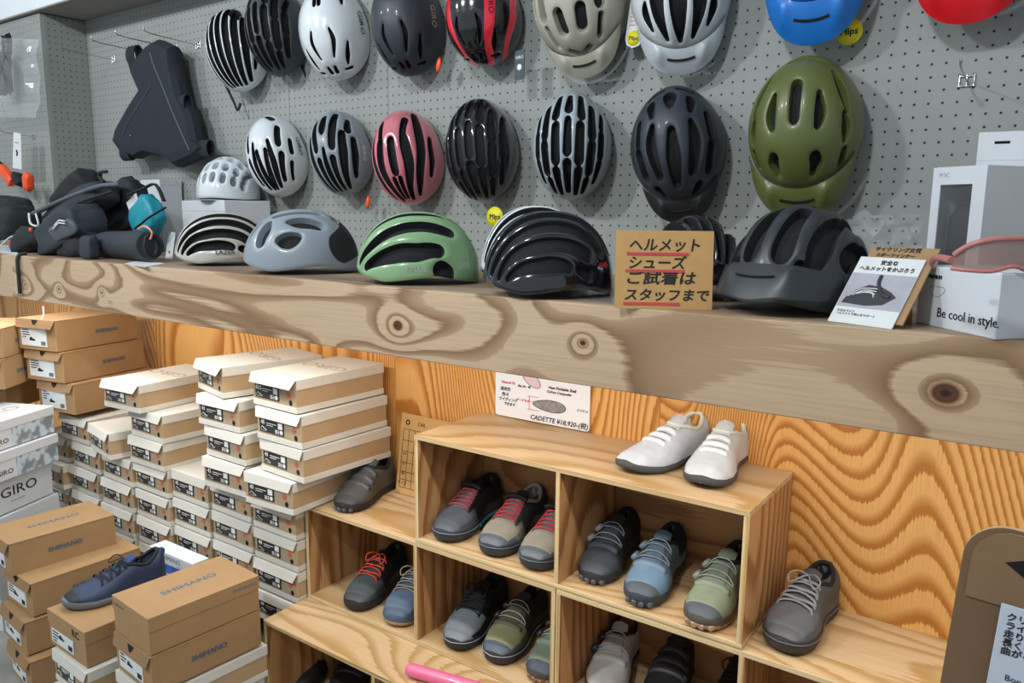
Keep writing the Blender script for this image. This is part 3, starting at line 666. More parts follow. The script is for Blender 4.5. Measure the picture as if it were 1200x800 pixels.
def helmet(label, kind, M1, loc, rot, group, M2=None, accents=(), M3=None, dims=(.103, .138, .142, .137), visor=None, straps=None, depth=.02, cat='helmet', logo=None, liner=None, vk=1.3, rimk=1.0):
    t = thing('bicycle_helmet', label, cat, loc, rot, group)
    wall = None if kind in ('mtb', 'beige', 'dots', 'shelfgrey') else M_dark
    P, shell, acc, LI, idx, zmin, nw = helmet_mesh(grow(V[kind], vk), mir(list(accents)), dims, depth=depth, rimk=rimk)
    link('shell', polymesh('shell', P, shell, M1, wall=wall, nw=nw[0]), t)
    if acc: link('accent_panel', polymesh('accent_panel', P, acc, M3 or M_redink, wall=wall, nw=nw[1]), t)
    # foam body seen through the vents, with the open bowl inside it
    rim = P[idx[-1]]; ctr = np.array([0, 0, rim[:, 2].mean()])
    rings = [LI[0]]+[LI[k] for k in range(3, len(LI)-1, 4)]+[rim, (rim-ctr)*np.array([.86, .87, 1])+ctr+np.array([0, 0, .004])]
    h = LI[0, 0, 2]; base_ = rings[-1]
    for k in (.3, .55, .8, .95):
        r_ = base_.copy(); sc = math.sqrt(1-k*k); r_[:, 0] *= sc; r_[:, 1] *= sc; r_[:, 2] = base_[:, 2]*(1-k)+(h-.02)*k; rings.append(r_)
    mb = MB(); mb.loft([[tuple(p) for p in r_[::2]] for r_ in rings], 0, True, True, True); mb.build('foam_liner', liner or M_dark, t)
    if visor:
        ext, wdt, drop, ush = visor['ext'], visor.get('w', 62), visor.get('drop', .01), visor.get('u', 70)
        mv = visor.get('mat', M1); n = 40; m = 14; A = []
        for j in range(m+1):
            row = []
            for i in range(n+1):
                e = -1+2*i/n; v_ = e*wdt; uu = ush-8*abs(e)**2
                ur, vr = R(uu), R(v_)
                ex, ey, ez = math.sin(vr), math.cos(vr)*math.sin(ur), math.cos(vr)*math.cos(ur)
                a, bf, _, c = dims
                p = Vector(((a+.005)*ex, -(bf+.005)*abs(ey)**.96*(1 if ey > 0 else -1), (c+.005)*ez-zmin))
                tt = j/m
                outl = ext*(1-abs(e)**visor.get('pow', 3.2))
                ridge = .011*math.exp(-((abs(e)-.42)/.10)**2)*math.sin(PI*min(1, tt*1.05+.05))-.008*math.exp(-(e/.26)**2)*tt
                row.append(p+Vector((ex*.012*tt*(1-e*e), -outl*tt, -drop*tt-.35*outl*tt*tt+ridge)))
            A.append(row)
        mb = MB(); nn = n+1
        top_ = [tuple(p) for r_ in A for p in r_]; bot = [tuple(p+Vector((0, .0, -.0035))) for r_ in A for p in r_]
        f = []; g = []
        for j in range(m):
            for i in range(n):
                # scoop opening near the brow
                if visor.get('hole') and 2 <= j <= 4 and abs(i-n/2) < n*.2: continue
                f.append((j*nn+i, j*nn+i+1, (j+1)*nn+i+1, (j+1)*nn+i)); g.append(((j+1)*nn+i, (j+1)*nn+i+1, j*nn+i+1, j*nn+i))
        mb.add(top_, f, 0, True); mb.add(bot, g, 0, True)
        # rim
        o = len(mb.v)
        edge = [m*nn+i for i in range(nn)]
        mb.add([top_[i] for i in edge]+[bot[i] for i in edge], [(i, i+1, nn+i+1, nn+i) for i in range(n)], 0, True)
        mb.build('visor', mv, t)
        sl = MB().tube([A[6][i]+Vector((0, -.0012, .0004)) for i in range(15, 26)], .0028, 6, flat=.6).build('visor_slot', M_hole, t)
    if straps:
        for path in straps:
            mb = MB(); mb.tube(spline(path, 14), .0045, 6, flat=.35); mb.build('chin_strap', M_strap, t)
    if logo:
        s_, size, (uu, vv), m_, roll = logo
        ur, vr = R(uu), R(vv)
        ex, ey, ez = math.sin(vr), math.cos(vr)*math.sin(ur), math.cos(vr)*math.cos(ur)
        a, bf, b2, c = dims; b_ = bf if ey > 0 else b2
        p = Vector((a*ex, -b_*math.copysign(abs(ey)**.96, ey), c*abs(ez)**.93*(1 if ez > 0 else -1)-zmin))
        nrm = Vector((ex/a, -ey/b_, ez/c)).normalized()
        xa = Vector((0, -1, 0)); xa = (xa-nrm*xa.dot(nrm)).normalized(); ya = nrm.cross(xa)
        Mx = Matrix((xa, ya, nrm)).transposed().to_4x4() @ Matrix.Rotation(roll, 4, 'Z')
        o = txt(s_, size, m_, t, (0, 0, 0), name='logo'); o.matrix_local = Matrix.Translation(p+nrm*.0015) @ Mx
    return t
def hang(u, v, y=-.075, roll=0, yaw=0, pitch=0, lift=.0):
    """front of the helmet down, crown towards the room; (u, v) is the middle of its outline"""
    p = aty(u, v, y)
    M = Matrix.Rotation(R(roll), 4, 'Y') @ Matrix.Rotation(R(yaw), 4, 'Z') @ Matrix.Rotation(PI/2+R(pitch), 4, 'X')
    o = p - (M @ Vector((0, .0, .055)))
    return tuple(o), tuple(M.to_euler())
GW1 = 'helmets hanging in the upper row on the pegboard'; GW2 = 'helmets hanging in the lower row on the pegboard'; GS = 'helmets standing on the plywood shelf'
Hwhite = mat('helmet_white', 'd6dee2', .22, coat=.7, var=.01); Hdgrey = mat('helmet_charcoal', '3a4046', .45, coat=.1)
Hblue_b = mat('helmet_blue_black', '2c333c', .5, coat=.1); Hgrey = mat('helmet_grey', '88939b', .4, coat=.2, var=.02)
Hlgrey = mat('helmet_light_grey', '9ba6ae', .35, coat=.3, var=.02); Hpink = mat('helmet_pink', 'c9707c', .2, coat=.8, var=.01)
Hgreen = mat('helmet_green', '80a678', .28, coat=.5, var=.01); Holive = mat('helmet_olive', '5a6433', .4, coat=.2, var=.02)
Hbeige = mat('helmet_beige', 'a9a796', .45, var=.02); Hblue = mat('helmet_blue', '1872c6', .4, coat=.15, var=.02)
Hred = mat('helmet_red', 'dc1420', .4, coat=.15, var=.02); Hredg = mat('helmet_red_gloss', 'f2283c', .2, coat=.6, var=.02)
Htan = mat('helmet_warm_white', 'b3b1a8', .3, coat=.4, var=.01); Hblack = mat('helmet_matte_black', '2b3034', .42, coat=.05)
Hnavyb = mat('helmet_gloss_black', '11151b', .16, coat=1, var=.02)
def H(lb, kind, m, u, v, g, **k):
    hk = {x: k.pop(x) for x in ('y', 'roll', 'yaw', 'pitch') if x in k}
    loc, rot = hang(u, v, **hk)
    return helmet(lb, kind, m, loc, rot, g, **k)
D_ = lambda w, h, c=.135: (w/2, h*.485, h*.515, c)
H('white road helmet with black channels hanging at the far left of the upper row', 'ribs', Hwhite, 276, 60, GW1, roll=-12, yaw=24, dims=D_(.2, .28),
  accents=[[(-66, 24, 9), (-50, 30, 12)], [(-20, 66, 8), (30, 60, 6)]], M3=M_blackg, straps=[[(-.09, -.05, .02), (-.07, -.14, .0), (-.06, -.175, .0), (-.05, -.15, -.01)]])
H('charcoal many-vented road helmet behind and right of the first white one', 'split', Hdgrey, 322, 38, GW1, roll=-8, yaw=18, dims=D_(.19, .285),
  straps=[[(.05, -.1, .0), (.06, -.16, -.01), (.06, -.205, -.01)]])
H('smooth white aero helmet with few small vents in the upper row', 'aero', Hwhite, 390, 39, GW1, roll=-10, yaw=24, dims=D_(.212, .29), logo=('GIRO', .03, (-6, 70), M_ink, 0))
H('smooth black aero helmet hanging between the white aero one and the red striped one', 'aero', Hblue_b, 476, 30, GW1, roll=-8, yaw=18, dims=D_(.205, .285), logo=('GIRO', .026, (0, 66), M_inkg, 0),
  straps=None)
H('gloss black helmet with bright red side bands in the upper row', 'aero', Hnavyb, 565, 22, GW1, roll=-4, yaw=12, dims=D_(.2, .25),
  accents=[[(-80, 30, 8), (0, 36, 7.5), (60, 20, 5.5), (86, 8, 4)], [(-60, 68, 5), (20, 70, 6), (66, 46, 4), (86, 30, 3)]], M3=Hredg, logo=('GIRO', .022, (-6, 37), M_ink, 0))
H('beige trail helmet with visor hanging in the upper row', 'beige', Hbeige, 678, 2, GW1, roll=-10, yaw=12, dims=D_(.235, .29), visor=dict(ext=.045, w=52, u=66))
H('white helmet with wide black vents and pale grey visor in the upper row', 'whitemtb', Hwhite, 797, -10, GW1, roll=-4, yaw=20, dims=D_(.222, .27), visor=dict(ext=.05, w=58, u=68, mat=mat('visor_pale_grey', 'b9c1c6', .35, coat=.3)))
H('bright blue trail helmet with deep visor cut by the top of the frame', 'mtb', Hblue, 957, -62, GW1, roll=-2, yaw=6, dims=D_(.215, .27), visor=dict(ext=.075, w=66, u=56, hole=False, drop=.006))
H('bright red trail helmet with deep visor at the upper right', 'mtb', Hred, 1142, -95, GW1, roll=-2, yaw=2, dims=D_(.215, .25), visor=dict(ext=.075, w=66, u=56, drop=.006))
H('glossy white road helmet hanging in the lower row left of the grey one', 'giroair', Hwhite, 323, 184, GW2, roll=-14, yaw=26, dims=D_(.195, .275), logo=('GIRO', .026, (-16, 72), M_ink, 0))
H('plain mid grey road helmet hanging between the glossy white and the pink ones', 'long', Hgrey, 398, 181, GW2, roll=-12, yaw=20, dims=D_(.19, .265),
  accents=[], logo=('GIRO', .02, (20, 70), M_inkw, 0))
H('glossy pink road helmet hanging on the pegboard', 'pink', Hpink, 476, 186, GW2, roll=-10, yaw=20, dims=D_(.208, .275))
H('gloss black road helmet hanging right of the pink helmet, yellow round tag below', 'split', Hnavyb, 563, 178, GW2, roll=-6, yaw=20, dims=D_(.2, .28), depth=.012)
H('light grey multi-vent helmet hanging between two black helmets', 'split', Hlgrey, 669, 173, GW2, roll=0, yaw=26, dims=D_(.2, .265))
H('dark blue-black trail helmet with small visor hanging left of the olive helmet', 'mtbx', Hblue_b, 793, 172, GW2, roll=-8, yaw=18, dims=D_(.215, .27), visor=dict(ext=.045, w=50, u=68, mat=M_black))
H('large olive green trail helmet with visor hanging on the pegboard', 'mtb', Holive, 941, 150, GW2, roll=-1, yaw=5, dims=D_(.228, .285), visor=dict(ext=.06, w=64, u=60, hole=False, drop=.006))

# helmets on the shelf
ZS = 1.326
def stand(u, v, y, zrot, tilt=0, z=ZS):
    p = aty(u, v, y); return (p.x, p.y, z), (R(tilt), 0, R(zrot))
def HS(lb, kind, m, u, v, y, zr, tilt=0, z=ZS, **k):
    k.setdefault('vk', 1.38); k.setdefault('rimk', .75)
    loc, rot = stand(u, v, y, zr, tilt, z); return helmet(lb, kind, m, loc, rot, GS, **k)
HS('warm white road helmet with black channels standing before the white carton', 'ribs2', Htan, 262, 298, -.42, -36, dims=D_(.195, .27, .13), liner=M_dark, logo=('LAZER', .018, (-20, 82), M_ink, PI))
HS('matte mid grey road helmet standing left of the green helmet', 'shelfgrey', Hgrey, 352, 306, -.47, -42, dims=D_(.21, .285, .138), accents=[[(-62, 0, 20), (-66, 40, 16)]], M3=M_black)
HS('light green road helmet standing on the front of the wooden shelf', 'kplus', Hgreen, 488, 316, -.49, -50, dims=D_(.205, .27, .135), logo=('KPLUS', .016, (-10, 84), Htan, PI))
HS('white helmet mostly hidden behind the gloss black helmet on the shelf', 'ribs2', Hwhite, 625, 322, -.37, -42, dims=D_(.19, .24, .15))
HS('gloss black road helmet standing beside the kraft sign', 'ribs2', Hnavyb, 640, 330, -.53, -46, dims=D_(.2, .25, .14), depth=.012)
HS('black helmet with red patch standing behind the handwritten kraft sign', 'long', Hnavyb, 812, 320, -.36, 40, dims=D_(.19, .25, .135), accents=[[(-10, 66, 7), (20, 60, 9)]], M3=Hredg, logo=('GIRO', .022, (8, 62), M_inkw, PI))
HS('large matte black trail helmet with visor standing right of the kraft sign', 'shelfmtb', Hblack, 934, 345, -.45, -12, tilt=2, dims=D_(.225, .27, .15), visor=dict(ext=.034, w=60, u=66, drop=.032))

# carton with the round white helmet on it
cb = thing('white_carton', 'large plain white carton on the shelf under the round white helmet', 'box', (-.885, -.225, ZS), (0, 0, R(-10)))
MB().box(-.34, 0, 0, .16, .0, .186, c=.001).build('body', M_boxw, cb)
MB().box(-.3385, -.0015, -.0012, .1612, .15, .1862, c=.001).build('lid', M_boxw, cb)
loc = Vector((-1.0, -.125, ZS+.188))
helmet('round white helmet with rows of square vents resting on the white carton', 'dots', Hwhite, tuple(loc), (0, 0, R(28)), GS, dims=(.1, .125, .125, .135), rimk=.15, liner=mat('pale_liner', '7c858a', .8))

# ================================================================== SHOES
sk = [0, .015, .05, .12, .25, .4, .52, .65, .8, .92, .98, 1.0]
wk = [0, .018, .031, .043, .0515, .0495, .0415, .0345, .0345, .034, .021, 0]
hk = [.014, .028, .038, .047, .057, .073, .090, .101, .094, .106, .108, .100]
ck = [.010, .010, .009, .007, .003, .000, -.002, -.001, .0, .0, .0, 0]
def ip(s, k): return float(np.interp(s, sk, k))
SS = np.linspace(0, 1, 400)
def smooth(k, n=15):
    a = np.interp(SS, sk, k); p = np.pad(a, n, mode='edge'); ker = np.hanning(2*n+1); ker /= ker.sum(); return np.convolve(p, ker, 'valid')
hS, cS, wS = smooth(hk, 22), smooth(ck, 22), smooth(wk, 5)
wS[0] = 0; wS[-1] = 0
def shoe(label, toe, ang, length=.285, col='3a3f44', sole='26282a', rand_=None, cap=None, quarter=None, closure='laces', lace='101214', midline=None, gum=None, tongue=None,
         sheen=.55, side=1, toe_h=.0, lining='15171a', width=1.07, hgt=1.0, spring=.008, dial='2a2c2e', heel_edge=None, heelc=None, stack=.022, strapcol=None, group='single shoes displayed in the plywood cubbies', z=None, cleat=True, pts='shoe', wave=True, lw=.0028):
    X = Vector(toe); d = R(ang)
    t = thing('cycling_shoe', label, 'shoe', (X.x, X.y, X.z), (0, 0, d), group)
    Lg = length
    def S(a, s): return float(np.interp(s, SS, a))
    def base(s): return stack+spring*max(0, 1-s/.3)**2+.004*max(0, (s-.6)/.4)
    def Pt(s, a, off=0.0):
        """a: 0 right .. pi left over the top"""
        w_ = max(S(wS, s)*width, .0005); H_ = (S(hS, s)*hgt+stack-.02); zb = base(s)
        ca, sa = math.cos(a), math.sin(a)
        x = (w_+off)*math.copysign(abs(ca)**.72, ca)*(1-(.10+.10*min(1, max(0, (s-.5)/.16)))*(sa**3)*(1 if .45 < s < .96 else .8))
        zz = zb+(H_-zb+off)*sa**(.85-.42*min(1, max(0, (s-.5)/.16)))
        y = s*Lg
        if s < .06: y -= off*(1-s/.06)
        if s > .95: y += off*(s-.95)/.05
        return Vector(((x+S(cS, s))*side, y, zz))
    # upper with foot opening
    n, m = 56, 40; V_ = []; F = []; mi = []
    def inside(s, a):
        e1 = (s-.752)/.178; e2 = math.cos(a)/.80 if s < .9 else math.cos(a)/.78
        return 1-math.hypot(e1, e2)
    for i in range(n+1):
        s = .5-.5*math.cos(PI*i/n) if i not in (0, n) else i/n
        for j in range(m+1):
            a = PI*j/m; p = Pt(s, a); q = inside(s, a)
            if q > 0: k = min(1, q/.10); k = k*k*(3-2*k); p.z = p.z*(1-k)+(stack+.012)*k-(0)
            V_.append(tuple(p))
    for i in range(n):
        for j in range(m):
            F.append((i*(m+1)+j, i*(m+1)+j+1, (i+1)*(m+1)+j+1, (i+1)*(m+1)+j))
            s = .5-.5*math.cos(PI*(i+.5)/n); mi.append(1 if inside(s, PI*(j+.5)/m) > .012 else 0)
    if side > 0: F = [f[::-1] for f in F]
    for kk, nm, hx, rg in ((0, 'upper', col, sheen), (1, 'lining', lining, .85)):
        me = bpy.data.meshes.new(nm); fs = [f for f, q in zip(F, mi) if q == kk]; us = sorted({i for f in fs for i in f}); mp = {a: b for b, a in enumerate(us)}
        me.from_pydata([V_[i] for i in us], [], [[mp[i] for i in f] for f in fs])
        me.materials.append(mat('fabric_'+hx+str(rg), hx, rg, bump=.25, bs=500, var=.08)); me.polygons.foreach_set('use_smooth', [True]*len(me.polygons)); me.update()
        link(nm, me, t)
    def patch(nm, s0, s1, a0, a1, off, m_, n1=16, n2=18, edge=None, parent=None):
        """panel lying on the upper between s0..s1 and angles a0..a1 (degrees); edge(s) may bend a0"""
        g = []; th = .0
        for i in range(n1+1):
            for j in range(n2+1):
                fa, fs_ = j/n2, i/n1
                aa0, aa1 = (a0, a1) if edge is None else edge(fs_)
                a = R(aa0+(aa1-aa0)*fa)
                s = (s0(fa) if callable(s0) else s0)*(1-fs_)+(s1(fa) if callable(s1) else s1)*fs_
                e = min(min(fa, 1-fa)*n2, min(fs_, 1-fs_)*n1); o = off if e >= 1 else -.0004
                g.append(tuple(Pt(s, a, o)))
        f = []
        for i in range(n1):
            for j in range(n2):
                q = (i*(n2+1)+j, i*(n2+1)+j+1, (i+1)*(n2+1)+j+1, (i+1)*(n2+1)+j); f.append(q[::-1] if side > 0 else q)
        return MB().add(g, f, 0, True).build(nm, m_, parent or t)
    fm = lambda h, r=.6, **k: mat('shoe_'+h+str(r), h, r, var=.08, **k)
    # sole
    rings = []
    ns = 36
    prof = [(0.0, .86), (.0015, .93), (stack*.5, 1.03), (stack*.92, 1.04), (stack+.003, 1.0), (stack+.003, .6)]
    for zz, kx in prof:
        ring = []
        for i in range(ns*2):
            q = i/(ns*2)*2*PI; s = .5-.5*math.cos(q if q <= PI else 2*PI-q)
            sg = 1 if q <= PI else -1
            w_ = max(S(wS, s)*width, 0)*kx*1.02
            lift = spring*max(0, 1-s/.3)**2*(1 if True else 0)+.0035*max(0, (s-.92)/.08)*(1 if zz < .002 else .3)
            arch = .004*math.exp(-((s-.62)/.07)**2) if zz < .002 and cleat else 0
            ys = s*Lg+((kx-.97)*.045)*(1 if s > .5 else -1)*abs(math.cos(q))**8
            ring.append(((sg*w_+S(cS, s))*side, ys, zz+lift+arch))
        rings.append(ring if side < 0 else ring[::-1])
    mb = MB(); mb.loft([r[::-1] for r in rings], 0, True, True, True); so = mb.build('sole', fm(sole, .65), t, sharp=50)
    def outline(z_, kx, k0=.0, k1=1.0, sgn=0):
        pts_ = []
        for i in range(41):
            q = PI*2*(i/40); s = .5-.5*math.cos(q if q <= PI else 2*PI-q); sg = 1 if q <= PI else -1
            if s < k0 or s > k1: continue
            pts_.append((q, ((sg*S(wS, s)*width*kx+S(cS, s))*side, s*Lg+((kx-.97)*.045)*(1 if s > .5 else -1)*abs(math.cos(q))**8, z_+spring*max(0, 1-s/.3)**2)))
        return pts_
    if midline:
        o = outline(stack*.88, 1.075); MB().tube([p for q, p in o[:-1]], .0014, 6, closed=True).build('midsole_line', fm(midline, .5), t)
    if heel_edge:
        o = [p for q, p in outline(stack*.72, 1.085) if q < PI*.98 and p[1] > Lg*.42]
        MB().tube(o, .0036, 6).build('heel_edge', fm(heel_edge, .5), t)
    if gum:
        MB().loft([[(x, y, z_+dz) for x, y, z_ in [p for q, p in outline(.0, kx)[:-1]]] for dz, kx in ((.0, .9), (.001, .98), (stack*.42, 1.045), (stack*.5, 1.02))], 0, True, True, True).build('gum_sole', fm(gum, .6), t)
    if cleat:
        # toe lugs along the front edge
        for k in (-1.5, -.5, .5, 1.5):
            xk = k*.0155; yk = .0015+(abs(xk)/.034)**2.4*.018-.004
            MB().box(-.0065, .0065, 0, .012, .002, stack*.62, c=.002, M=Matrix.Translation(((xk+.009)*side, yk, spring*.55)) @ Matrix.Rotation(-k*.22*side, 4, 'Z')).build('tread_lug', fm(gum or '4d5054', .5), t)
    if rand_:
        patch('toe_rand', .004, (lambda fa: .16+.10*abs(math.cos(PI*fa*(2 if wave else 1)))) if wave else (lambda fa: .13), 2, 178, .0012, fm(rand_, .6), 14, 30, edge=lambda f_: (2, 178))
    if cap:
        patch('toe_panel', .10, lambda fa: .42-.05*math.sin(PI*fa), 22, 158, .0018, fm(cap, .75), 16, 24)
    if rand_ and cap:
        patch('toe_bumper', .004, lambda fa: .10+.06*(abs(2*fa-1)**2), 4, 176, .0026, fm(rand_, .5), 10, 28)
    if quarter:
        for a0, a1 in ((3, 58), (122, 177)): patch('quarter_panel', .40, .985, a0, a1, .0012, fm(quarter, .7), 20, 12)
    if heelc:
        for a0, a1 in ((3, 84), (96, 177)): patch('heel_counter', .72, .99, a0, a1, .0016, fm(heelc, .8), 12, 12)
    # collar roll
    lp = []
    for k in range(36):
        q = 2*PI*k/36; s = .752+.178*math.sin(q)*.99; ca = .80*math.cos(q)
        lp.append(Pt(min(s, .975), math.acos(max(-1, min(1, ca))), .0005))
    MB().tube(lp, .0052, 8, closed=True).build('collar', fm(lining if lining != '15171a' else '191b1d', .85), t)
    # tongue
    tg = []
    for i in range(9):
        f_ = i/8; s = .46+.20*f_
        row = []
        for j in range(9):
            g_ = -1+j/4; b = Pt(s, PI/2, 0); row.append((g_*.022*(1-.12*f_*f_)*side+S(cS, s)*side, s*Lg+(.006*f_), b.z+.001+.013*f_**2-.007*g_*g_))
        tg.append(row)
    tm = MB()
    for dz in (0, -.005):
        g = [(x, y, z_+dz) for r_ in tg for x, y, z_ in r_]
        f = [(i*9+j, i*9+j+1, (i+1)*9+j+1, (i+1)*9+j) for i in range(8) for j in range(8)]
        tm.add(g, f if dz == 0 else [q[::-1] for q in f], 0, True)
    o0 = tm.v[72:81], tm.v[81+72:81+81]
    tm.add(list(o0[0])+list(o0[1]), [(i, i+1, 10+i, 9+i) for i in range(8)])
    tm.build('tongue', fm(tongue or quarter or col, .75), t)
    lm = fm(lace, .7)
    if closure == 'laces':
        rows = 6
        for a0, a1 in ((48, 66), (114, 132)): patch('eyestay', .30, .60, a0, a1, .0022, fm(quarter or col, .6), 12, 5)
        for k in range(rows):
            s = .335+.045*k
            pl = [Pt(s+(.018 if i % 2 == 0 and False else 0)+.022*(abs(i-4)/4 if k % 2 else 1-abs(i-4)/4)-.011, R(52+76*i/8), .0065 if 0 < i < 8 else .001) for i in range(9)]
            MB().tube(pl, lw, 6, flat=.6).build('lace', lm, t)
        for sg in (1, -1):
            base_ = Pt(.585, PI/2, .012)
            lp2 = spline([base_, base_+Vector((sg*.018, -.008, .008)), base_+Vector((sg*.034, -.020, .001)), base_+Vector((sg*.026, -.034, -.012)), base_+Vector((sg*.008, -.012, -.001)), base_], 16)
            MB().tube(lp2, .0019, 6).build('lace_loop', lm, t)
    if closure == 'zigzag':
        patch('lace_bed', .30, .56, 68, 112, .002, fm('6d6c68', .8), 12, 8)
        for a0, a1 in ((46, 66), (114, 134)): patch('eyestay', .28, .62, a0, a1, .0025, fm(quarter or col, .6), 12, 5)
        for k in range(5):
            s = .32+.05*k
            for dr in (1, -1):
                pl = [Pt(s+.03*(i/6 if dr > 0 else 1-i/6), R(62+56*i/6), .0058) for i in range(7)]
                MB().tube(pl, .0017, 6).build('lace', lm, t)
        MB().tube([Pt(.56, R(60+60*i/8), .014-.00) for i in range(9)], .0075, 8).build('lace_keeper', fm('141516', .7), t)
    if closure == 'straps':
        for k in range(3):
            s = .30+.105*k
            patch('strap', s, s+.062, 34, 150, .0055, fm(strapcol or col, .5), 6, 18)
            patch('strap_end', s+.008, s+.054, 34, 60, .0085, fm('222426', .5), 4, 6)
    if closure == 'boa':
        patch('centre_panel', .30, .60, 62, 118, .0025, fm(strapcol or '2a2c2e', .7), 12, 10)
        if strapcol: patch('strap', .30, .36, 44, 136, .007, fm(strapcol, .55), 6, 16)
        for k, s in enumerate((.43, .56)):
            p = Pt(s, R(140), .006); q = Pt(s, R(140), .02)
            ax = (q-p).normalized().to_track_quat('Z', 'Y').to_matrix().to_4x4()
            MB().lathe([(.0, -.004), (.0125, -.004), (.013, .003), (.0115, .0075), (.004, .009), (0, .009)], 20, M=Matrix.Translation(p) @ ax).build('dial', fm(dial, .4), t)
            for r2 in range(2):
                pl = [Pt(s-.03+.02*r2+.02*math.sin(PI*i/10)*(1 if r2 else -1), R(44+88*i/10), .004+.004*math.sin(PI*i/10)) for i in range(11)]
                MB().tube(pl, .0011, 5).build('cable', fm('b9bcbe', .3), t)
    if closure == 'slots':
        for k in range(3):
            s = .33+.075*k
            patch('strap', s, s+.045, 56, 126, .0045, fm(strapcol or 'dde0e4', .5), 6, 14)
            patch('slot_shadow', s+.044, s+.052, 62, 120, .0018, fm('4a4e55', .7), 3, 10)
    # heel pull tab
    MB().box(-.009, .009, Lg-.006, Lg+.001, .088*hgt+stack-.02, .104*hgt+stack-.02, c=.002).build('heel_tab', fm(lining if lining != '15171a' else quarter or col, .7), t)
    return t
C1 = .6125; C0 = .3125
def at_shoe(u, v, z): p = atz(u-(9 if v > 540 and u > 300 else 0), v, z); return (p.x, p.y, z+.0006)
def SH(lb, u, v, z, ang, **k): return shoe(lb, at_shoe(u, v, z), ang, **k)
SH('white road shoe with slotted straps on the cubby top, left one of the white pair', 742, 556, .9, -14, col='c6ccd4', sole='4b4e52', closure='slots', lining='d4d8cc', cleat=False, sheen=.35, stack=.014, side=-1, spring=.012, group='white shoes on top of the cubbies')
SH('white road shoe on the cubby top, right one of the white pair near the corner', 824, 573, .9, 2, col='cad1d6', sole='474a4d', closure='slots', lining='d4d8cc', cleat=False, sheen=.35, stack=.014, spring=.012, group='white shoes on top of the cubbies')
SH('dark grey clip shoe with three hook straps standing alone left of the tall cubby', 406, 601, .6, 11, col='4d4c4b', sole='242424', closure='straps', strapcol='4a4a4a', rand_='3c3c3c', wave=False, stack=.02, length=.27)
SH('charcoal flat-soled shoe with thin red laces and teal heel edge in the upper left cell', 522, 636, C1, 4, col='474d54', sole='303439', midline='6d7780', cap='474c52', quarter='16181a', closure='zigzag', lace='c4525a', heel_edge='2f9aa0', cleat=False, stack=.026)
SH('taupe shoe with red zigzag laces, in the middle of the upper left cell', 577, 653, C1, 4, col='7d756c', sole='33373c', midline='5a646c', rand_='4f555b', cap='827b6c', quarter='3b3d3f', closure='zigzag', lace='d0424a', cleat=False, stack=.026, lining='b9bcc0', heel_edge='3a8890')
SH('taupe shoe with red zigzag laces, half cut by the divider of the upper unit', 625, 669, C1, 4, col='7d756c', sole='33373c', midline='5a646c', rand_='4f555b', cap='827b6c', quarter='3b3d3f', closure='zigzag', lace='d0424a', cleat=False, stack=.026)
SH('dark slate clip shoe with side dial, leftmost in the upper right cell', 696, 685, C1, 4, col='3a4046', sole='26292c', rand_='3a3f45', wave=False, closure='boa', strapcol='4a5056', dial='9a9ea2', stack=.02, length=.27, heelc='17191b', quarter='2c3034', width=1.0)
SH('blue-grey clip shoe with broad front strap, middle of the upper right cell', 751, 712, C1, 4, col='647e90', sole='33393f', rand_='454b52', wave=False, closure='boa', strapcol='64798a', dial='7b8894', stack=.022, length=.275, heelc='1b1e21', width=1.0)
SH('sage green clip shoe with tan toe lugs in the upper right cell', 821, 738, C1, -2, col='7e8770', sole='4a453c', rand_='454c52', wave=False, closure='boa', strapcol='76806a', dial='8d9284', gum='a37e62', stack=.022, length=.275, heelc='1d1f1e', width=1.0)
SH('charcoal shoe with bright orange-red laces in the left middle cell', 417, 717, C0, 10, col='3e4347', sole='232527', closure='laces', lace='f0543c', quarter='17191b', cap='484e50', cleat=False, stack=.024)
SH('slate blue shoe with tan gum sole beside the orange-laced shoe', 466, 735, C0, 14, col='46586c', sole='46586c', gum='a58a62', closure='laces', lace='a89a86', cleat=False, cap='56697e', stack=.024, length=.26)
SH('black flat shoe with smooth grey toe in the lower middle cell', 535, 763, C0, 7, col='16181a', sole='26282b', midline='8a9094', rand_='6a7076', wave=False, cap='6e757b', closure='laces', lace='141618', cleat=False, stack=.026)
SH('olive camouflage clip shoe with dark toe rand, right of the grey-toed one', 582, 779, C0, 5, col='55543f', sole='30302f', midline='8d98a0', rand_='46505a', cap='7c7c58', quarter='2c2c28', closure='boa', strapcol='4c4a34', dial='2a2b2c', cleat=False, stack=.026)
SH('pale green shoe with top strap at the right of the lower middle cell', 634, 801, C0, 3, col='707a68', sole='45433c', rand_='3c4650', wave=False, closure='boa', strapcol='76866e', gum='8a6c48', stack=.022, length=.27)
SH('silver clip shoe with cables at the bottom of the frame under the upper unit', 708, 822, C0, 10, col='b5b2ac', sole='2a2a2a', closure='boa', strapcol='aaa8a2', stack=.02, lining='15171a', length=.28)
SH('black road shoe at the bottom frame edge right of the silver one', 775, 838, C0, 6, col='1b1c1e', sole='202022', closure='straps', strapcol='232527', stack=.02, length=.28)
SH('black shoe barely showing at the right end of the bottom cell', 850, 868, C0, 4, col='141517', sole='1a1a1b', closure='laces', stack=.02, length=.28)
SH('grey flat sneaker with grey laces standing alone right of the tall cubby', 916, 765, .6, -8, col='4f5153', sole='343130', closure='laces', lace='8a8b8c', lw=.0044, quarter='4b4d4f', cap='595b5d', midline='5f6163', cleat=False, stack=.026, length=.265)
SH('navy blue sneaker with black laces standing on the kraft box', 76, 716, .3395, -9, col='213250', sole='666b70', closure='laces', lace='121417', rand_='1f242a', wave=False, cleat=False, stack=.02, length=.285, tongue='21406c', side=-1, group='shoes outside the cubbies')
SH('black shoe deep in the low cell under the pink tube, left one', 352, 815, .0125, 20, col='191a1b', sole='1c1c1d', closure='laces', stack=.024)
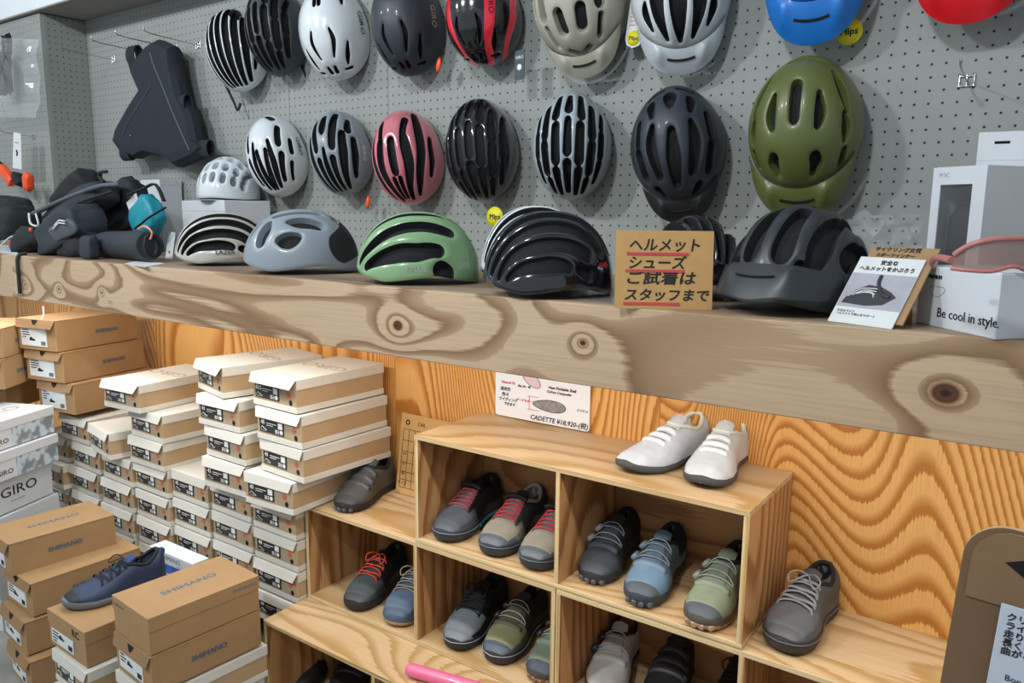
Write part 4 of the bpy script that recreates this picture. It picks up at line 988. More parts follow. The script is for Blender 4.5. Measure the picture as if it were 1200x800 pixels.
SH('black shoe deep in the low cell under the pink tube, right one', 400, 830, .0125, 20, col='17181a', sole='1c1c1d', closure='straps', stack=.024)

# ================================================================== SMALLER THINGS ON THE PEGBOARD
def peg_hook(label, x, z, L=.13, y=0, tip=.018, tag=False):
    t = thing('peg_hook', label, 'hook', (x, y, z), group='metal hooks in the pegboard')
    b = MB(); w_ = .0225
    for zz in (0.009, -.009): b.tube([(-.0125, -.003, zz), (.0125, -.003, zz)], .0015, 6)
    for xx in (-.0125, 0, .0125): b.tube([(xx, -.002, .0125), (xx, -.004, -.0105)], .0015, 6)
    b.build('clip', M_metal, t)
    MB().tube(spline([(0, -.004, .0), (0, -L*.5, .004), (0, -L, .010), (0, -L-.008, .010+tip)], 12), .0018, 6).build('prong', M_metal, t)
    return t
pk = aty(1133, 95, -.003); peg_hook('single empty chrome hook at the right, under the red helmet', pk.x, pk.z, .12)
pk = aty(133, 70, -.003); peg_hook('empty chrome hook left of the hanging triangular bag', pk.x, pk.z, .2, tip=.01)
pk = aty(205, 57, -.003); peg_hook('chrome hook holding the top of the triangular bag', pk.x, pk.z, .22, tip=.018)
pk = aty(170, 62, -.003); peg_hook('chrome hook behind the left strap of the triangular bag', pk.x, pk.z, .2, tip=.018)
pk = aty(232, 53, -.003); peg_hook('empty chrome hook between the triangular bag and the first helmet', pk.x, pk.z, .2, tip=.018)
pk = aty(34, 58, -.183); peg_hook('chrome hook holding the clear plastic bag at the left', pk.x, pk.z, .12, y=-.18)
pk = aty(39, 160, -.183); peg_hook('chrome hook holding the white price tag at the far left', pk.x, pk.z, .12, y=-.18)

def disc_tag(label, u, v, y, r=.021, m=M_yellow, s='Mips', rz=0, name='round_tag', string=None):
    p = aty(u, v, y); t = thing(name, label, 'tag', tuple(p), (0, 0, R(rz)))
    MB().lathe([(0, -.0006), (r, -.0006), (r, .0006), (0, .0006)], 28, M=Matrix.Rotation(PI/2, 4, 'X')).build('disc', m, t)
    txt(s, r*.72, M_ink, t, (0, -.0009, 0), FRONT, bold=.0005)
    if string: MB().tube([(0, 0, r), (0, .004, r+string)], .0008, 5).build('string', M_ink, t)
    return t
disc_tag('yellow round tag dangling below the gloss black helmet in the lower row', 580, 254, -.115, r=.0262, string=.035)
tg_ = aty(745, 30, -.05)
wt = thing('swing_tag', 'white tag with yellow spot hanging between the beige and white helmets', 'tag', tuple(tg_), (0, R(8), 0))
MB().prism([(-.023, .06), (-.022, -.03), (-.016, -.044), (0, -.05), (.016, -.044), (.023, -.03), (.024, .06)], -.0006, .0006, M=Matrix.Rotation(PI/2, 4, 'X')).build('card', M_labelw, wt)
MB().lathe([(0, -.0003), (.017, -.0003), (.017, .0003), (0, .0003)], 24, M=Matrix.Translation((.0, -.001, -.028)) @ Matrix.Rotation(PI/2, 4, 'X')).build('yellow_spot', M_yellow, wt)
txt('Mips', .0125, M_ink, wt, (0, -.0016, -.028), FRONT, bold=.0003)
pb = MB()
for i in range(6): pb.box(-.016, .014-.004*(i % 3), -.0012, -.0006, .0+i*.009, .0015+i*.009)
tagp(pb.build('print', M_redink, wt), kind='stuff')
disc_tag('yellow round tag peeking out right of the blue helmet', 995, 37, -.03, r=.026)
gt = aty(609, 76, -.08)
g = thing('swing_tag', 'small dark teal card hanging below the red striped black helmet', 'tag', tuple(gt), (0, 0, R(-6)))
MB().box(-.016, .016, -.0008, .0008, -.036, .036).build('card', mat('teal_card', '1d3a44', .4), g)
txt('GIRO', .011, M_inkw, g, (0, -.0012, .018), FRONT); MB().lathe([(.004, -.0003), (.008, -.0003), (.008, .0003), (.004, .0003)], 20, M=Matrix.Translation((0, -.0012, -.006)) @ Matrix.Rotation(PI/2, 4, 'X')).build('emblem', M_inkw, g)
for lb, u, v, y in (('orange plastic tag below the mid grey helmet', 431, 237, -.06), ('orange oval tail light clipped at the right of the smooth black helmet', 514, 76, -.07)):
    p = aty(u, v, y); o = MB().lathe([(0, -.004), (.006, -.0035), (.009, 0), (.006, .0035), (0, .004)], 16, M=Matrix.Rotation(R(12), 4, 'Y') @ Matrix.Diagonal((1, 1, 2.3, 1)) @ Matrix.Rotation(PI/2, 4, 'X')).build('clip_light' if 'oval' in lb else 'plastic_tag', M_orange, None, tuple(p)); tagp(o, lb, 'light' if 'oval' in lb else 'tag')
# the hanging frame bag
fb = thing('frame_bag', 'dark navy triangular frame bag with strap loops hanging on the pegboard', 'bag', (0, 0, 0))
M_fb = mat('navy_cordura', '1b222c', .8, bump=.3, bs=700, var=.1); M_pip = mat('grey_piping', '5c646c', .6)
def P2(u, v, y=-.07): p = aty(u, v, y); return (p.x, p.z)
def flatbag(name, px, y0, y1, m, c=.012):
    pts = [P2(u, v, (y0+y1)/2) for u, v in px]; n = len(pts)
    cx = sum(p[0] for p in pts)/n; cz = sum(p[1] for p in pts)/n
    def ring(k, y): return [(cx+(x-cx)*k, y, cz+(z-cz)*k) for x, z in pts]
    return MB().loft([ring(.8, y0-.004), ring(.93, y0), ring(1, y0+.3*(y1-y0)), ring(1, y0+.7*(y1-y0)), ring(.93, y1)], 0, True, True, False).build(name, m, fb, sharp=30)
flatbag('main_panel', [(158, 73), (166, 68), (178, 53), (190, 47), (206, 55), (208, 75), (216, 112), (228, 135), (234, 165), (247, 176), (235, 186), (212, 196), (196, 185), (175, 180), (163, 186), (145, 178), (138, 168), (141, 155), (155, 130), (171, 105), (160, 80)], -.115, -.05, M_fb)
def tubepx(name, px, r, m, y=-.12, par=fb, flat=.5):
    return MB().tube(spline([tuple(aty(u, v, y)) for u, v in px], 16), r, 8, flat=flat).build(name, m, par)
tubepx('zipper', [(176, 62), (181, 78), (190, 100), (206, 140), (222, 176)], .0035, M_pip)
tubepx('piping', [(177, 101), (166, 118), (152, 140), (143, 160)], .0028, M_pip)
def loop(px, r, wdt):
    c = aty(*px, -.09); rings = []
    for k in range(17):
        a = 2*PI*k/16; rings.append([(c.x-wdt/2, c.y+r*.6*math.cos(a), c.z+r*math.sin(a)), (c.x+wdt/2, c.y+r*.6*math.cos(a), c.z+r*math.sin(a)), (c.x+wdt/2, c.y+r*.6*math.cos(a)*.85, c.z+r*math.sin(a)*.88), (c.x-wdt/2, c.y+r*.6*math.cos(a)*.85, c.z+r*math.sin(a)*.88)])
    MB().loft(rings, 0, True, False, False).build('strap_loop', M_fb, fb)
loop((158, 65), .036, .055); loop((215, 122), .034, .06); loop((150, 178), .034, .06); loop((242, 174), .03, .05)
MB().lathe([(0, 0), (.004, 0), (.003, .003), (0, .003)], 12, M=Matrix.Translation(aty(153, 159, -.121)) @ Matrix.Rotation(PI/2, 4, 'X')).build('rivet', M_metal, fb)

# left panel: plastic bag, tag, orange goggles
M_clear = mat('clear_plastic', 'dfe6ea', .08, alpha=.22, coat=1, var=.02, bump=.6, bs=60)
def crumple(name, label, cat, pts_fn, n, m_, mt, parent=None):
    g = [[pts_fn(i/n, j/m_) for j in range(m_+1)] for i in range(n+1)]
    mb = MB(); f = [(i*(m_+1)+j, i*(m_+1)+j+1, (i+1)*(m_+1)+j+1, (i+1)*(m_+1)+j) for i in range(n) for j in range(m_)]
    mb.add([q for r_ in g for q in r_], f, 0, False); o = mb.build(name, mt, parent)
    if label: tagp(o, label, cat)
    return o
from mathutils import noise as NZ
def nz(x, y, z, k=1): return NZ.noise(Vector((x*k, y*k, z*k)))
pbag = thing('plastic_bag', 'clear plastic bag with dark goods hanging at the far left', 'bag', (0, 0, 0))
def pf(a, b, y0=-.25, amp=.03):
    p = aty(-14+58*b, 46+92*a, y0); q = nz(a*3, b*3, 1.3, 1.8)
    return (p.x+.008*nz(a, b, 5, 6), p.y+amp*q-.03*math.sin(PI*b), p.z+.006*nz(a, b, 9, 6))
crumple('film', None, None, pf, 16, 12, M_clear, pbag)
def blob(name, loc, size, m, parent=None, rot=(0, 0, 0), amp=.12, k=3, seed=0, p=.6, n=28, label=None, cat=None, group=None, floor_=None):
    if parent is not None and parent.get('group') == 'bicycle bags heaped on the left end of the shelf': floor_ = 1.326
    v = []; f = []; M_ = Euler(tuple(R(a) for a in rot)).to_matrix()
    m_ = n//2
    for i in range(m_+1):
        ph = PI*i/m_
        for j in range(n):
            th = 2*PI*j/n
            d = Vector((math.sin(ph)*math.cos(th), math.sin(ph)*math.sin(th), math.cos(ph)))
            e = Vector([math.copysign(abs(c)**p, c) for c in d])
            s_ = 1+amp*NZ.fractal(d*k*.6+Vector((seed, seed*2.1, 0)), 1, 2, 3)
            e = Vector((e.x*size[0]/2*s_, e.y*size[1]/2*s_, e.z*size[2]/2*s_)); e = (M_ @ e)+Vector(loc)
            if floor_ is not None: e.z = max(e.z, floor_+.0015)
            v.append(tuple(e))
    for i in range(m_):
        for j in range(n): f.append((i*n+j, (i+1)*n+j, (i+1)*n+(j+1) % n, i*n+(j+1) % n))
    o = MB().add(v, f, 0, True).build(name, m, parent)
    if label: tagp(o, label, cat, group)
    return o
M_dk1 = mat('dark_nylon', '1a1e23', .75, bump=.3, bs=500, var=.15); M_dk2 = mat('slate_nylon', '2b313a', .7, bump=.3, bs=500, var=.15)
M_dk3 = mat('grey_nylon', '555c64', .6, bump=.2, bs=500, var=.1); M_teal = mat('teal_nylon', '14899a', .5, bump=.3, bs=200, var=.12); M_dkg = mat('green_black_nylon', '1c2723', .8, bump=.3)
q = aty(3, 85, -.24); blob('wrapped_goods', tuple(q), (.09, .05, .17), M_dk1, pbag, amp=.3, k=6, seed=4)
q = aty(8, 52, -.235); blob('strap_end', tuple(q), (.04, .03, .08), M_dk1, pbag, amp=.3, seed=9)
pt = aty(20, 176, -.27); tt = thing('price_tag', 'white hanging price tag at the far left above the orange eyewear', 'tag', tuple(pt), (0, R(8), R(10)))
MB().prism([(-.028, -.075), (.03, -.075), (.024, .07), (-.022, .07)], -.0006, .0006, M=Matrix.Rotation(PI/2, 4, 'X')).build('card', M_labelw, tt)
MB().box(-.014, .012, -.0012, -.0005, .028, .033).build('print', M_inkg, tt); MB().tube([(-.002, -.001, .0), (.004, -.001, -.012), (.0, -.001, -.022)], .004, 6).build('emblem', M_ink, tt)
gl = thing('goggles', 'orange and black padded goggles below the price tag at the far left', 'goggles', (0, 0, 0))  # orange goggles, built from a few rounded blobs
q = aty(8, 205, -.27); blob('orange_panel', tuple(q), (.12, .03, .05), M_orange, gl, rot=(0, 38, 0), amp=.2, seed=1)
q = aty(33, 213, -.28); blob('finger', tuple(q), (.045, .035, .075), M_orange, gl, rot=(0, 10, 0), amp=.1, seed=2)  # orange end piece of the goggles
q = aty(22, 210, -.275); blob('black_panel', tuple(q), (.07, .045, .03), M_dk1, gl, rot=(0, 45, 0), amp=.2, seed=3)
q = aty(-2, 196, -.265); blob('black_end', tuple(q), (.06, .035, .05), M_dk1, gl, rot=(0, 30, 0), amp=.1, seed=5)

# pile of bags on the left end of the shelf
GB = 'bicycle bags heaped on the left end of the shelf'
def bag(label, name='bike_bag', cat='bag'): return thing(name, label, cat, (0, 0, 0), group=GB)
def px3(u, v, y): return tuple(aty(u, v, y))
b1 = bag('long grey and black bag with pale zipper edge lying on top of the bag heap')
blob('body', px3(95, 244, -.38), (.42, .13, .085), M_dk2, b1, rot=(0, -18, 0), amp=.1, seed=11, p=.5)
MB().tube(spline([px3(40, 250, -.45), px3(75, 234, -.44), px3(115, 219, -.43), px3(141, 216, -.41)], 16), [.012]*17, 10, flat=.7).build('pale_edge', M_dk3, b1)
MB().tube(spline([px3(50, 254, -.46), px3(90, 238, -.455), px3(132, 224, -.44)], 12), .0045, 6).build('zipper', M_ink, b1)
MB().tube(spline([px3(34, 250, -.45), px3(36, 262, -.46), px3(45, 264, -.46), px3(42, 250, -.46)], 12), .004, 6).build('strap', M_labelw, b1)
MB().tube(spline([px3(122, 213, -.4), px3(116, 207, -.4), px3(118, 202, -.4), px3(125, 201, -.4)], 10), .006, 6).build('hook_strap', M_dk1, b1)
b2 = bag('dark slate saddle bag with pale chevron mark and grey flap in the heap')
blob('body', px3(84, 272, -.49), (.25, .14, .135), M_dk2, b2, rot=(0, -22, 8), amp=.16, seed=12, p=.5)
blob('flap', px3(74, 270, -.555), (.15, .02, .05), M_dk3, b2, rot=(20, -14, 0), amp=.1, seed=13, p=.4)
cm = MB()
for k in range(2): cm.tube([px3(62+k*1.5, 268-k*4, -.575), px3(69, 260-k*3+1, -.575), px3(76, 262-k*3, -.575)], .0022, 5)
tagp(cm.build('chevron_print', M_inkw, b2), kind=None)
b3 = bag('black roll bag with open drawcord end at the right of the heap')
mm = Matrix.Translation(px3(158, 287, -.50))
MB().tube(spline([px3(112, 287, -.47), px3(135, 286, -.49), px3(160, 287, -.51), px3(176, 288, -.525)], 14), [.030, .034, .037, .040, .041, .041, .041, .041, .042, .043, .044, .044, .043, .042, .040], 18).build('body', M_dk2, b3)
MB().tube([tuple(Vector(px3(177, 288, -.53))+Vector((.010*0+.018*math.cos(a)*.4, -.030*math.cos(a)*.8, .032*math.sin(a)))) for a in [2*PI*k/20 for k in range(20)]], .006, 6, closed=True).build('drawcord_rim', M_dk1, b3)
MB().tube(spline([px3(162, 268, -.55), px3(170, 265, -.56), px3(178, 272, -.56), px3(176, 280, -.56)], 12), .003, 6).build('cord', mat('coral_cord', 'f08a7a', .6), b3)
b4 = bag('dark grey lumpy bag resting on the shelf edge in the middle of the heap')
blob('body', px3(94, 289, -.50), (.15, .10, .11), M_dk1, b4, rot=(0, 8, 0), amp=.16, seed=14); blob('pocket', px3(105, 291, -.555), (.07, .04, .08), M_dk2, b4, amp=.12, seed=15)
b5 = bag('teal and black pouch standing in front of the white carton')
blob('body', px3(172, 256, -.40), (.15, .06, .125), M_teal, b5, rot=(0, -34, 0), amp=.13, k=3.4, seed=16, p=.6)
MB().tube([px3(158, 268, -.45), px3(174, 255, -.45), px3(194, 243, -.44)], .005, 6, flat=.5).build('seam', M_dk1, b5)
MB().tube(spline([px3(150, 228, -.4), px3(166, 222, -.42), px3(182, 216, -.4), px3(192, 235, -.41)], 12), .008, 6, flat=.5).build('strap', M_dk1, b5)
b6 = bag('black bag behind the teal pouch with white tag')
blob('body', px3(140, 248, -.27), (.34, .1, .18), M_dk1, b6, rot=(0, -20, 0), amp=.14, seed=17)
MB().box(-.035, .035, -.001, .001, -.02, .02, M=Matrix.Translation(px3(156, 238, -.36)) @ Matrix.Rotation(R(-28), 4, 'Y')).build('white_tag', M_labelw, b6)
b7 = bag('green-black pouch at the far left end of the heap')
blob('body', px3(18, 262, -.44), (.2, .14, .12), M_dkg, b7, amp=.16, seed=18, rot=(0, -8, 0)); blob('red_pull', px3(14, 285, -.54), (.025, .015, .03), M_redink, b7, amp=.3, seed=19)
MB().tube(spline([px3(0, 288, -.53), px3(10, 279, -.535), px3(17, 276, -.535)], 8), .0025, 6).build('cord', M_labelw, b7)
b8 = bag('black bundle at the back of the heap against the left pegboard')
blob('body', px3(90, 226, -.30), (.26, .12, .10), M_dk1, b8, rot=(0, -25, 0), amp=.16, seed=20)
b9 = bag('small black bag with orange buckle on the shelf edge at the left')
blob('body', px3(38, 282, -.49), (.17, .11, .085), M_dk1, b9, rot=(0, -14, 0), amp=.18, seed=21); blob('orange_buckle', px3(36, 269, -.555), (.014, .01, .014), M_orange, b9, seed=22)
b10 = bag('dark bag with green trim at the far left of the upper heap')
blob('body', px3(12, 240, -.36), (.22, .12, .07), M_dkg, b10, rot=(0, 6, 0), amp=.14, seed=23)
def paper(label, pts, z, name='leaflet', m=None, cat='paper', th=.0008):
    P_ = [atz(u, v, z) for u, v in pts]; o = MB().prism([(p.x, p.y) for p in P_], z, z+th).build(name, m or M_labelw); return tagp(o, label, cat)
paper('white leaflet lying on the shelf edge below the black roll bag', [(146, 309), (172, 303), (193, 309), (170, 313)], ZS+.0004)
paper('pale sheet under the bags at the far left shelf edge', [(0, 296), (0, 287), (24, 288), (20, 299)], ZS+.0004)
cdp = thing('price_card', 'small white folded card standing left of the warm white helmet', 'card', tuple(atz(198, 303, ZS)), (R(-10), 0, R(-14)))
MB().box(-.035, .032, -.0006, .0006, 0, .085).build('card', M_labelw, cdp); txt('POC', .012, M_ink, cdp, (.0, -.0012, .02), FRONT)
sb = aty(187, 222, -.06); bx = thing('white_carton', 'small white box on the shelf top behind the teal pouch', 'box', (sb.x, -.10, ZS))
MB().box(-.06, .07, 0, .09, 0, sb.z+.035-ZS, c=.001).build('body', M_boxw, bx); MB().box(-.0612, .0712, -.0012, .0912, sb.z-ZS+.015, sb.z+.0355-ZS, c=.001).build('lid', M_boxw, bx)

# handwritten kraft sign
pL = atz(720, 361, ZS); pR = atz(834, 363, ZS)
ang = math.atan2(pR.y-pL.y, pR.x-pL.x); wS_ = (pR-pL).length
sg = thing('cardboard_sign', 'kraft cardboard sign with handwritten black lines underlined in red', 'sign', tuple(pL), (R(-7), 0, ang))
MB().box(0, wS_, -.002, .002, 0, .128).build('board', mat('sign_kraft', 'c69c62', .8, var=.05), sg)
MB().prism([(.0, .0), (.05, 0), (.0, .09)], -.0015, .0015, M=Matrix.Translation((wS_*.5, .003, 0)) @ Matrix.Rotation(PI/2, 4, 'Z') @ Matrix.Rotation(PI/2, 4, 'X')).build('easel_foot', M_kraft, sg)
for i, (s_, x, z, sz) in enumerate((('ヘルメット', .043*wS_/.156+.040, .103, .0215), ('シューズ', .075, .074, .0215), ('ご試着は', .081, .049, .0215), ('スタッフまで', .083, .0215, .0195))):
    txt(s_, sz*1.1, M_ink, sg, ((.020, .019, .015, .014)[i], -.0024, z), FRONT, name='handwriting', bold=.0005, shear=.15, align='LEFT', sx=(1.0, 1.0, 1.22, 1.08)[i])
for x0, x1, z in ((.018, .118, .090), (.016, .112, .062), (.014, .105, .0085)): MB().box(x0, x1, -.0034, -.0021, z-.0022, z+.0022).build('red_underline', M_redink, sg)
paper('crumpled clear film sheet lying left of the kraft sign', [(655, 345), (668, 330), (722, 320), (722, 356), (690, 352)], ZS+.0004, 'plastic_sheet', M_clear, 'plastic', .001)

# leaflet stand
fL = atz(970, 376, ZS); fR = atz(1045, 386, ZS); a_ = math.atan2(fR.y-fL.y, fR.x-fL.x); fw = (fR-fL).length
fs = thing('leaflet_stand', 'tilted white leaflet with helmet picture on a kraft easel', 'sign', tuple(fL), (R(-38), 0, a_))
fh = .118
MB().box(0, fw, -.001, .001, 0, fh).build('leaflet', M_labelw, fs)
MB().box(.008, fw+.010, .002, .0045, .01, fh+.022).build('kraft_back', M_kraft, fs)
txt('安全な', .009, M_ink, fs, (fw*.5, -.0014, fh-.010), FRONT, bold=.0003); txt('ヘルメットをかぶろう', .0085, M_ink, fs, (fw*.5, -.0014, fh-.021), FRONT, bold=.0003)
txt('サイクリング女性', .0088, M_ink, fs, (fw*.5, .0016, fh+.0165), FRONT, bold=.0003); txt('スポーツインナー', .0075, M_ink, fs, (fw*.5, .0016, fh+.006), FRONT, bold=.0003)
MB().box(.001, fw-.001, -.0016, -.0009, .028, fh-.030).build('photo', mat('grey_photo', 'a9a8b2', .5, var=.08, vs=30), fs)
ph = MB()
hp = [(.006, .034), (.04, .032), (.062, .036), (.075, .05), (.066, .058), (.05, .066), (.032, .068), (.018, .058), (.009, .046)]
hp = [(x*fw/.088, z) for x, z in hp]
ph.add([(x, -.0021, z) for x, z in hp], [tuple(range(len(hp)))]); ph.build('printed_helmet', mat('print_dark', '35353c', .5), fs)
for k in range(4): MB().tube(spline([(.012+.006*k, -.0024, .045+.003*k), (.028+.006*k, -.0024, .060-.002*k), (.052, -.0024, .062-.005*k)], 8), .0009, 5).build('printed_highlight', M_labelw, fs)
MB().tube(spline([(.048, -.0023, .085), (.050, -.0023, .07), (.064, -.0023, .052), (.075, -.0023, .05)], 10), .0028, 6).build('printed_tyre', mat('print_dark', '35353c', .5), fs)
txt('今日のライド\nヘルメットで安心をサポート', .0048, M_ink, fs, (.006, -.0014, .018), FRONT, align='LEFT')
MB().box(.02, fw-.01, -.001, .001, -.066, 0, M=Matrix.Translation((0, .006, .085)) @ Matrix.Rotation(R(50), 4, 'X')).build('easel_leg', M_kraft, fs)
# clear crumpled bag behind
def pc(a, b):
    p = aty(985+95*b, 252+62*a, -.30); h_ = nz(a*2, b*3, .7, 2.2)
    return (p.x, p.y+.05*h_-.05*math.sin(PI*b)*a, max(p.z+.02*nz(a, b, 3, 5)*(1-a), ZS+.002))
crumple('plastic_bag', 'crumpled clear plastic bag slumped right of the matte black helmet', 'bag', pc, 14, 18, M_clear)

# cartons on the right
tb = thing('window_carton', 'tall white carton with a window showing a dark helmet strap', 'box', tuple(Vector((aty(1154, 230, -.27).x, -.27, ZS)) - Vector((.1*math.cos(R(-32)), .1*math.sin(R(-32)), 0))), (0, 0, R(-32)))
TH_ = aty(1154, 193, -.27).z-ZS; FW = .1
T = MB(); T.box(0, FW, 0, .003, 0, .04); T.box(0, .016, 0, .003, .04, TH_-.03); T.box(FW-.024, FW, 0, .003, .04, TH_-.03); T.box(0, FW, 0, .003, TH_-.03, TH_)
T.box(0, FW, .003, .13, TH_-.003, TH_); T.box(FW-.003, FW, .003, .13, 0, TH_-.003); T.box(0, .003, .003, .13, 0, TH_-.003); T.box(.003, FW-.003, .127, .13, 0, TH_-.003); T.build('body', M_boxw, tb)
MB().box(.016, FW-.024, .0035, .0045, .04, TH_-.03).build('window_film', mat('window_film', 'cfd6da', .1, alpha=.05, var=.02), tb)
blob('contents', (FW*.5-.004, .042, .105), (.055, .06, .15), M_dk1, tb, amp=.1, seed=31); txt('POC', .013, M_inkw, tb, (FW*.5, .0225, .085), FRONT)
txt('POC', .01, mat('faint_blue', '9fb0d8', .6), tb, (.022, -.0006, TH_-.014), FRONT)
hx = aty(1145, 150, -.14)
hb_ = thing('hang_carton', 'white carton with hang hole standing behind the tall window carton', 'box', (aty(1146, 170, -.10).x, -.10, ZS))
top_ = aty(1150, 175, -.10).z-ZS
MB().box(0, .2, 0, .095, 0, top_-.02, c=.001).build('body', M_boxw, hb_); 
MB().box(0, .2, 0, .0012, top_-.02, top_+.03).build('hang_flap', M_boxw, hb_); MB().box(.025, .05, -.0006, .0018, top_+.008, top_+.014, c=.002).build('hang_hole', M_hole, hb_)
gc = atz(1165, 398, ZS)
gb = thing('eyewear_carton', 'long white carton with grey slogan lettering carrying the pink sunglasses', 'box', tuple(gc), (0, 0, R(-47)))
gw = (atz(1078, 378, ZS)-gc).length
MB().box(-gw, 0, 0, .19, 0, .084, c=.0012).build('body', M_boxw, gb)
MB().box(-gw+.001, -.001, .001, .189, .084, .0846).build('lid_seam', M_whitem, gb)
txt('Be cool in style.', .0185, M_ink, gb, (-.052, -.0008, .021), FRONT, name='slogan')
txt('PREMIUM', .007, M_ink, gb, (-gw*.78, -.0008, .070), FRONT, bold=.0003)
ic = MB(); ic.tube([(-gw*.74+.013*math.cos(a)*(1.25), -.0006, .052+.007*math.sin(a)+.002*math.cos(2*a)) for a in [2*PI*k/16 for k in range(16)]], .0004, 4, closed=True); ic.build('outline_icon', M_inkg, gb)
# pink shield sunglasses
sg2 = thing('sunglasses', 'dusty pink shield sunglasses with brown lens on the slogan carton', 'glasses', (0, 0, 0))
M_pf = mat('pink_frame', 'b8756e', .4, coat=.3); M_pl = mat('brown_lens', '8f6f66', .12, coat=1, alpha=.85)
gz = ZS+.0855
gM = Matrix.Translation(atz(1186, 325, gz)) @ Matrix.Rotation(R(34), 4, 'Z') @ Matrix.Scale(.8, 4)
rows = []
W2 = .07
def gp(e, f_): # e -1..1 across, f 0 bottom..1 top
    x = W2*math.sin(e*1.15)/math.sin(1.15); y = .055*(1-math.cos(e*1.15)); low = .006+.010*math.exp(-(e/.22)**2)+.004*abs(e)
    top = .056-.026*abs(e)**2.6
    return gM @ Vector((x, y-.004*f_, low+(top-low)*f_))
g_ = [[tuple(gp(-1+2*j/24, i/8)) for j in range(25)] for i in range(9)]
MB().add([q for r_ in g_ for q in r_], [(i*25+j, i*25+j+1, (i+1)*25+j+1, (i+1)*25+j) for i in range(8) for j in range(24)], 0, True).build('lens', M_pl, sg2)
MB().tube([gp(-1+2*j/24, 1) for j in range(25)], .0034, 8).build('upper_frame', M_pf, sg2); MB().tube([gp(-1+2*j/24, 0) for j in range(25)], .0026, 8).build('lower_frame', M_pf, sg2)
for sgn in (-1, 1):
    a0 = gM.inverted() @ gp(sgn, .6); MB().tube(spline([gM @ a0, gM @ Vector((sgn*.072, .07, .024)), gM @ Vector((sgn*.066, .095, .014)), gM @ Vector((sgn*.056, .108, .008))], 14), [.0075-.0035*k/14 for k in range(15)], 8, flat=.6).build('temple_arm', M_pf, sg2)

# ================================================================== LOWER THINGS
# white board with insole drawing
wb_ = thing('whiteboard_sheet', 'white sheet with a drawn shoe insole and handwriting on the orange wall', 'sign', (.053, -.006, .9025), (0, 0, 0))
ww, wh = .312, .21
rc_ = [];
for cx, cz, a0 in ((ww-.008, .008, -90), (ww-.008, wh-.008, 0), (.008, wh-.008, 90), (.008, .008, 180)):
    for k in range(5): rc_.append((cx+.008*math.cos(R(a0+22.5*k)), cz+.008*math.sin(R(a0+22.5*k))))
MB().prism(rc_, -.002, .002, M=Matrix.Rotation(PI/2, 4, 'X')).build('sheet', mat('sheet_white', 'eceef2', .3, coat=.3, var=.01), wb_)
def wtx(s_, x, z, sz, m=M_ink, rot_=0): o = txt(s_, sz, m, wb_, (x, -.0026, z), (PI/2, -R(rot_), 0), name='handwriting', shear=.2, bold=.0003); return o
wtx('CADETTE ¥18,920-(税)', .215, .012, .019); wtx('色々', .035, .064, .013); wtx('ライディング', .045, .05, .011); wtx('できます', .05, .037, .010); wtx('Carbon Composite', .215, .093, .010); wtx('Heat Moldable Shell', .225, .105, .011); wtx('アーチサポート', .105, .055, .009, M_redink); wtx('Size 36 - 48', .10, .096, .009); wtx('メッシュ', .29, .055, .009, M_inkb); wtx('通気性', .035, .08, .012, M_inkb); wtx('Natural Fit', .045, .1, .011, M_redink)
io = [(.155+.058*math.cos(a)*(1 if math.cos(a) > 0 else .85)+.025, .052+(.016+.004*math.cos(a))*math.sin(a)*1.0) for a in [2*PI*k/28 for k in range(28)]]
MB().add([(x, -.0024, z) for x, z in io], [tuple(range(28))]).build('drawn_insole', mat('sole_drawing', '8b8a8c', .7, var=.3, vs=120), wb_)
MB().tube([(x, -.0028, z) for x, z in io], .0008, 5, closed=True).build('drawn_outline', M_ink, wb_)
sh_ = [(.125+.03*math.cos(a), .118+.018*math.sin(a)-.012*math.cos(a)) for a in [2*PI*k/20 for k in range(20)]]
MB().add([(x, -.0024, z) for x, z in sh_], [tuple(range(20))]).build('drawn_shoe', mat('pale_pink_drawing', 'd9c4cb', .7), wb_); MB().tube([(x, -.0028, z) for x, z in sh_], .0007, 5, closed=True).build('drawn_outline', M_ink, wb_)
for pts_ in ([(.118, -.0026, .07), (.118, -.0026, .034)], [(.112, -.0026, .071), (.15, -.0026, .071)], [(.112, -.0026, .033), (.15, -.0026, .033)]): MB().tube(pts_, .0007, 5).build('drawn_measure', M_redink, wb_)
# kraft board with a printed grid behind the tall cubby
kb = thing('cardboard_sheet', 'tan cardboard sheet with small printed grid leaning left of the tall cubby', 'sign', (-.305, -.055, .601), (R(-8), 0, 0))
MB().box(0, .29, 0, .003, 0, .255).build('board', mat('sign_kraft', 'c69c62', .8, var=.05), kb)
pr_ = MB()
for z_ in (.02, .045, .07, .10, .135, .17, .205): pr_.box(.012, .28, -.0006, .0002, z_, z_+.0014)
for x_ in (.012, .036, .06): pr_.box(x_, x_+.0014, -.0006, .0002, .02, .205)
tagp(pr_.build('printed_grid', M_ink, kb), kind='stuff')
txt('CAR', .016, M_ink, kb, (.085, -.0006, .228), FRONT); MB().tube([(.028+.007*math.cos(a), -.0006, .228+.007*math.sin(a)) for a in [2*PI*k/14 for k in range(14)]], .0018, 5, closed=True).build('printed_mark', M_ink, kb)
for i in range(4): txt(('サイズ', '右', '左', 'cm')[i], .012, M_ink, kb, (.024, -.0006, .033+.032*i), FRONT)
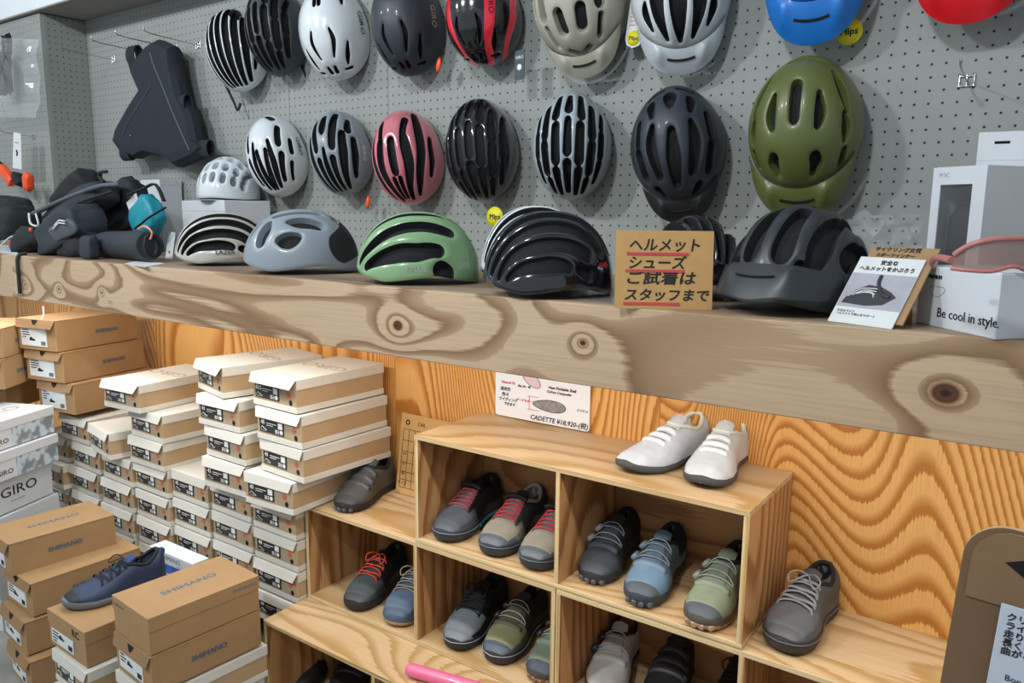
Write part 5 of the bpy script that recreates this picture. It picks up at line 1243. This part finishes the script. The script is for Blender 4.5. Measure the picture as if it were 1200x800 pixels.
# pink tube on the low cubby
p0, p1 = atz(476, 782, .32), atz(560, 806, .32)
pu = thing('foam_tube', 'bright pink smooth tube lying on the lowest plywood cubby', 'tube', (p0.x, p0.y, .3))
dv = (p1-p0).normalized()
r0 = .0175; MB().tube([Vector((0, 0, r0))+dv*k for k in (0, .004, .012, .03, .12, .26)], [.006, .0125, .0165, .0175, .0175, .0175], 20).build('tube', mat('pink_gloss', 'e0688e', .35, coat=.3), pu)
MB().tube([Vector((0, 0, r0))+dv*k for k in (.26, .34)], [.0178, .0178], 20).build('end_cap', mat('pink_gloss', 'e0688e', .35, coat=.3), pu)
# brown board at the right with a white card
st = thing('brown_board_stand', 'tall brown cardboard stand with rounded corner and white card at the right edge', 'stand', (1.262, -.62, 0), (0, R(3), 0))
def rr(x0, x1, z0, z1, r, corners=(1, 1)):
    pts_ = [(x0, z0), (x1, z0), (x1, z1)]
    pts_ += [(x0+r+r*math.cos(R(a)), z1-r+r*math.sin(R(a))) for a in range(90, 181, 10)]
    return pts_
M_bc = mat('brown_card', '6f563c', .8, var=.1, vs=8)
RX = Matrix.Rotation(PI/2, 4, 'X')
MB().prism(rr(-.03, .5, 0, 1.085, .05), -.004, .004, M=RX).build('back_board', M_bc, st)
MB().prism(rr(-.02, .5, .98, 1.08, .045), .005, .008, M=RX).build('front_flap', mat('brown_card_front', '7d6246', .8, var=.1, vs=8), st)
MB().prism([(.018, 1.040), (.04, 1.050), (.07, 1.056), (.07, 1.018), (.04, 1.026)], .0075, .0088, M=RX).build('finger_slot', M_hole, st)
wc = MB().box(.022, .30, -.0105, -.0085, .74, .985, c=.0008).build('white_card', mat('card_white', 'bfc6d2', .4, var=.02), st)
txt('クリックで\nライドも\n走りも工夫\n長くのる\n曲がるとき', .012, M_ink, wc, (.03, -.0112, .945), FRONT, align='LEFT', name='handwriting', bold=.0003, line=1.0)
txt('Bon', .012, M_ink, wc, (.04, -.0112, .885), FRONT, align='LEFT', name='handwriting'); txt('▲', .012, M_redink, wc, (.034, -.0112, .868), FRONT, align='LEFT', name='handwriting')
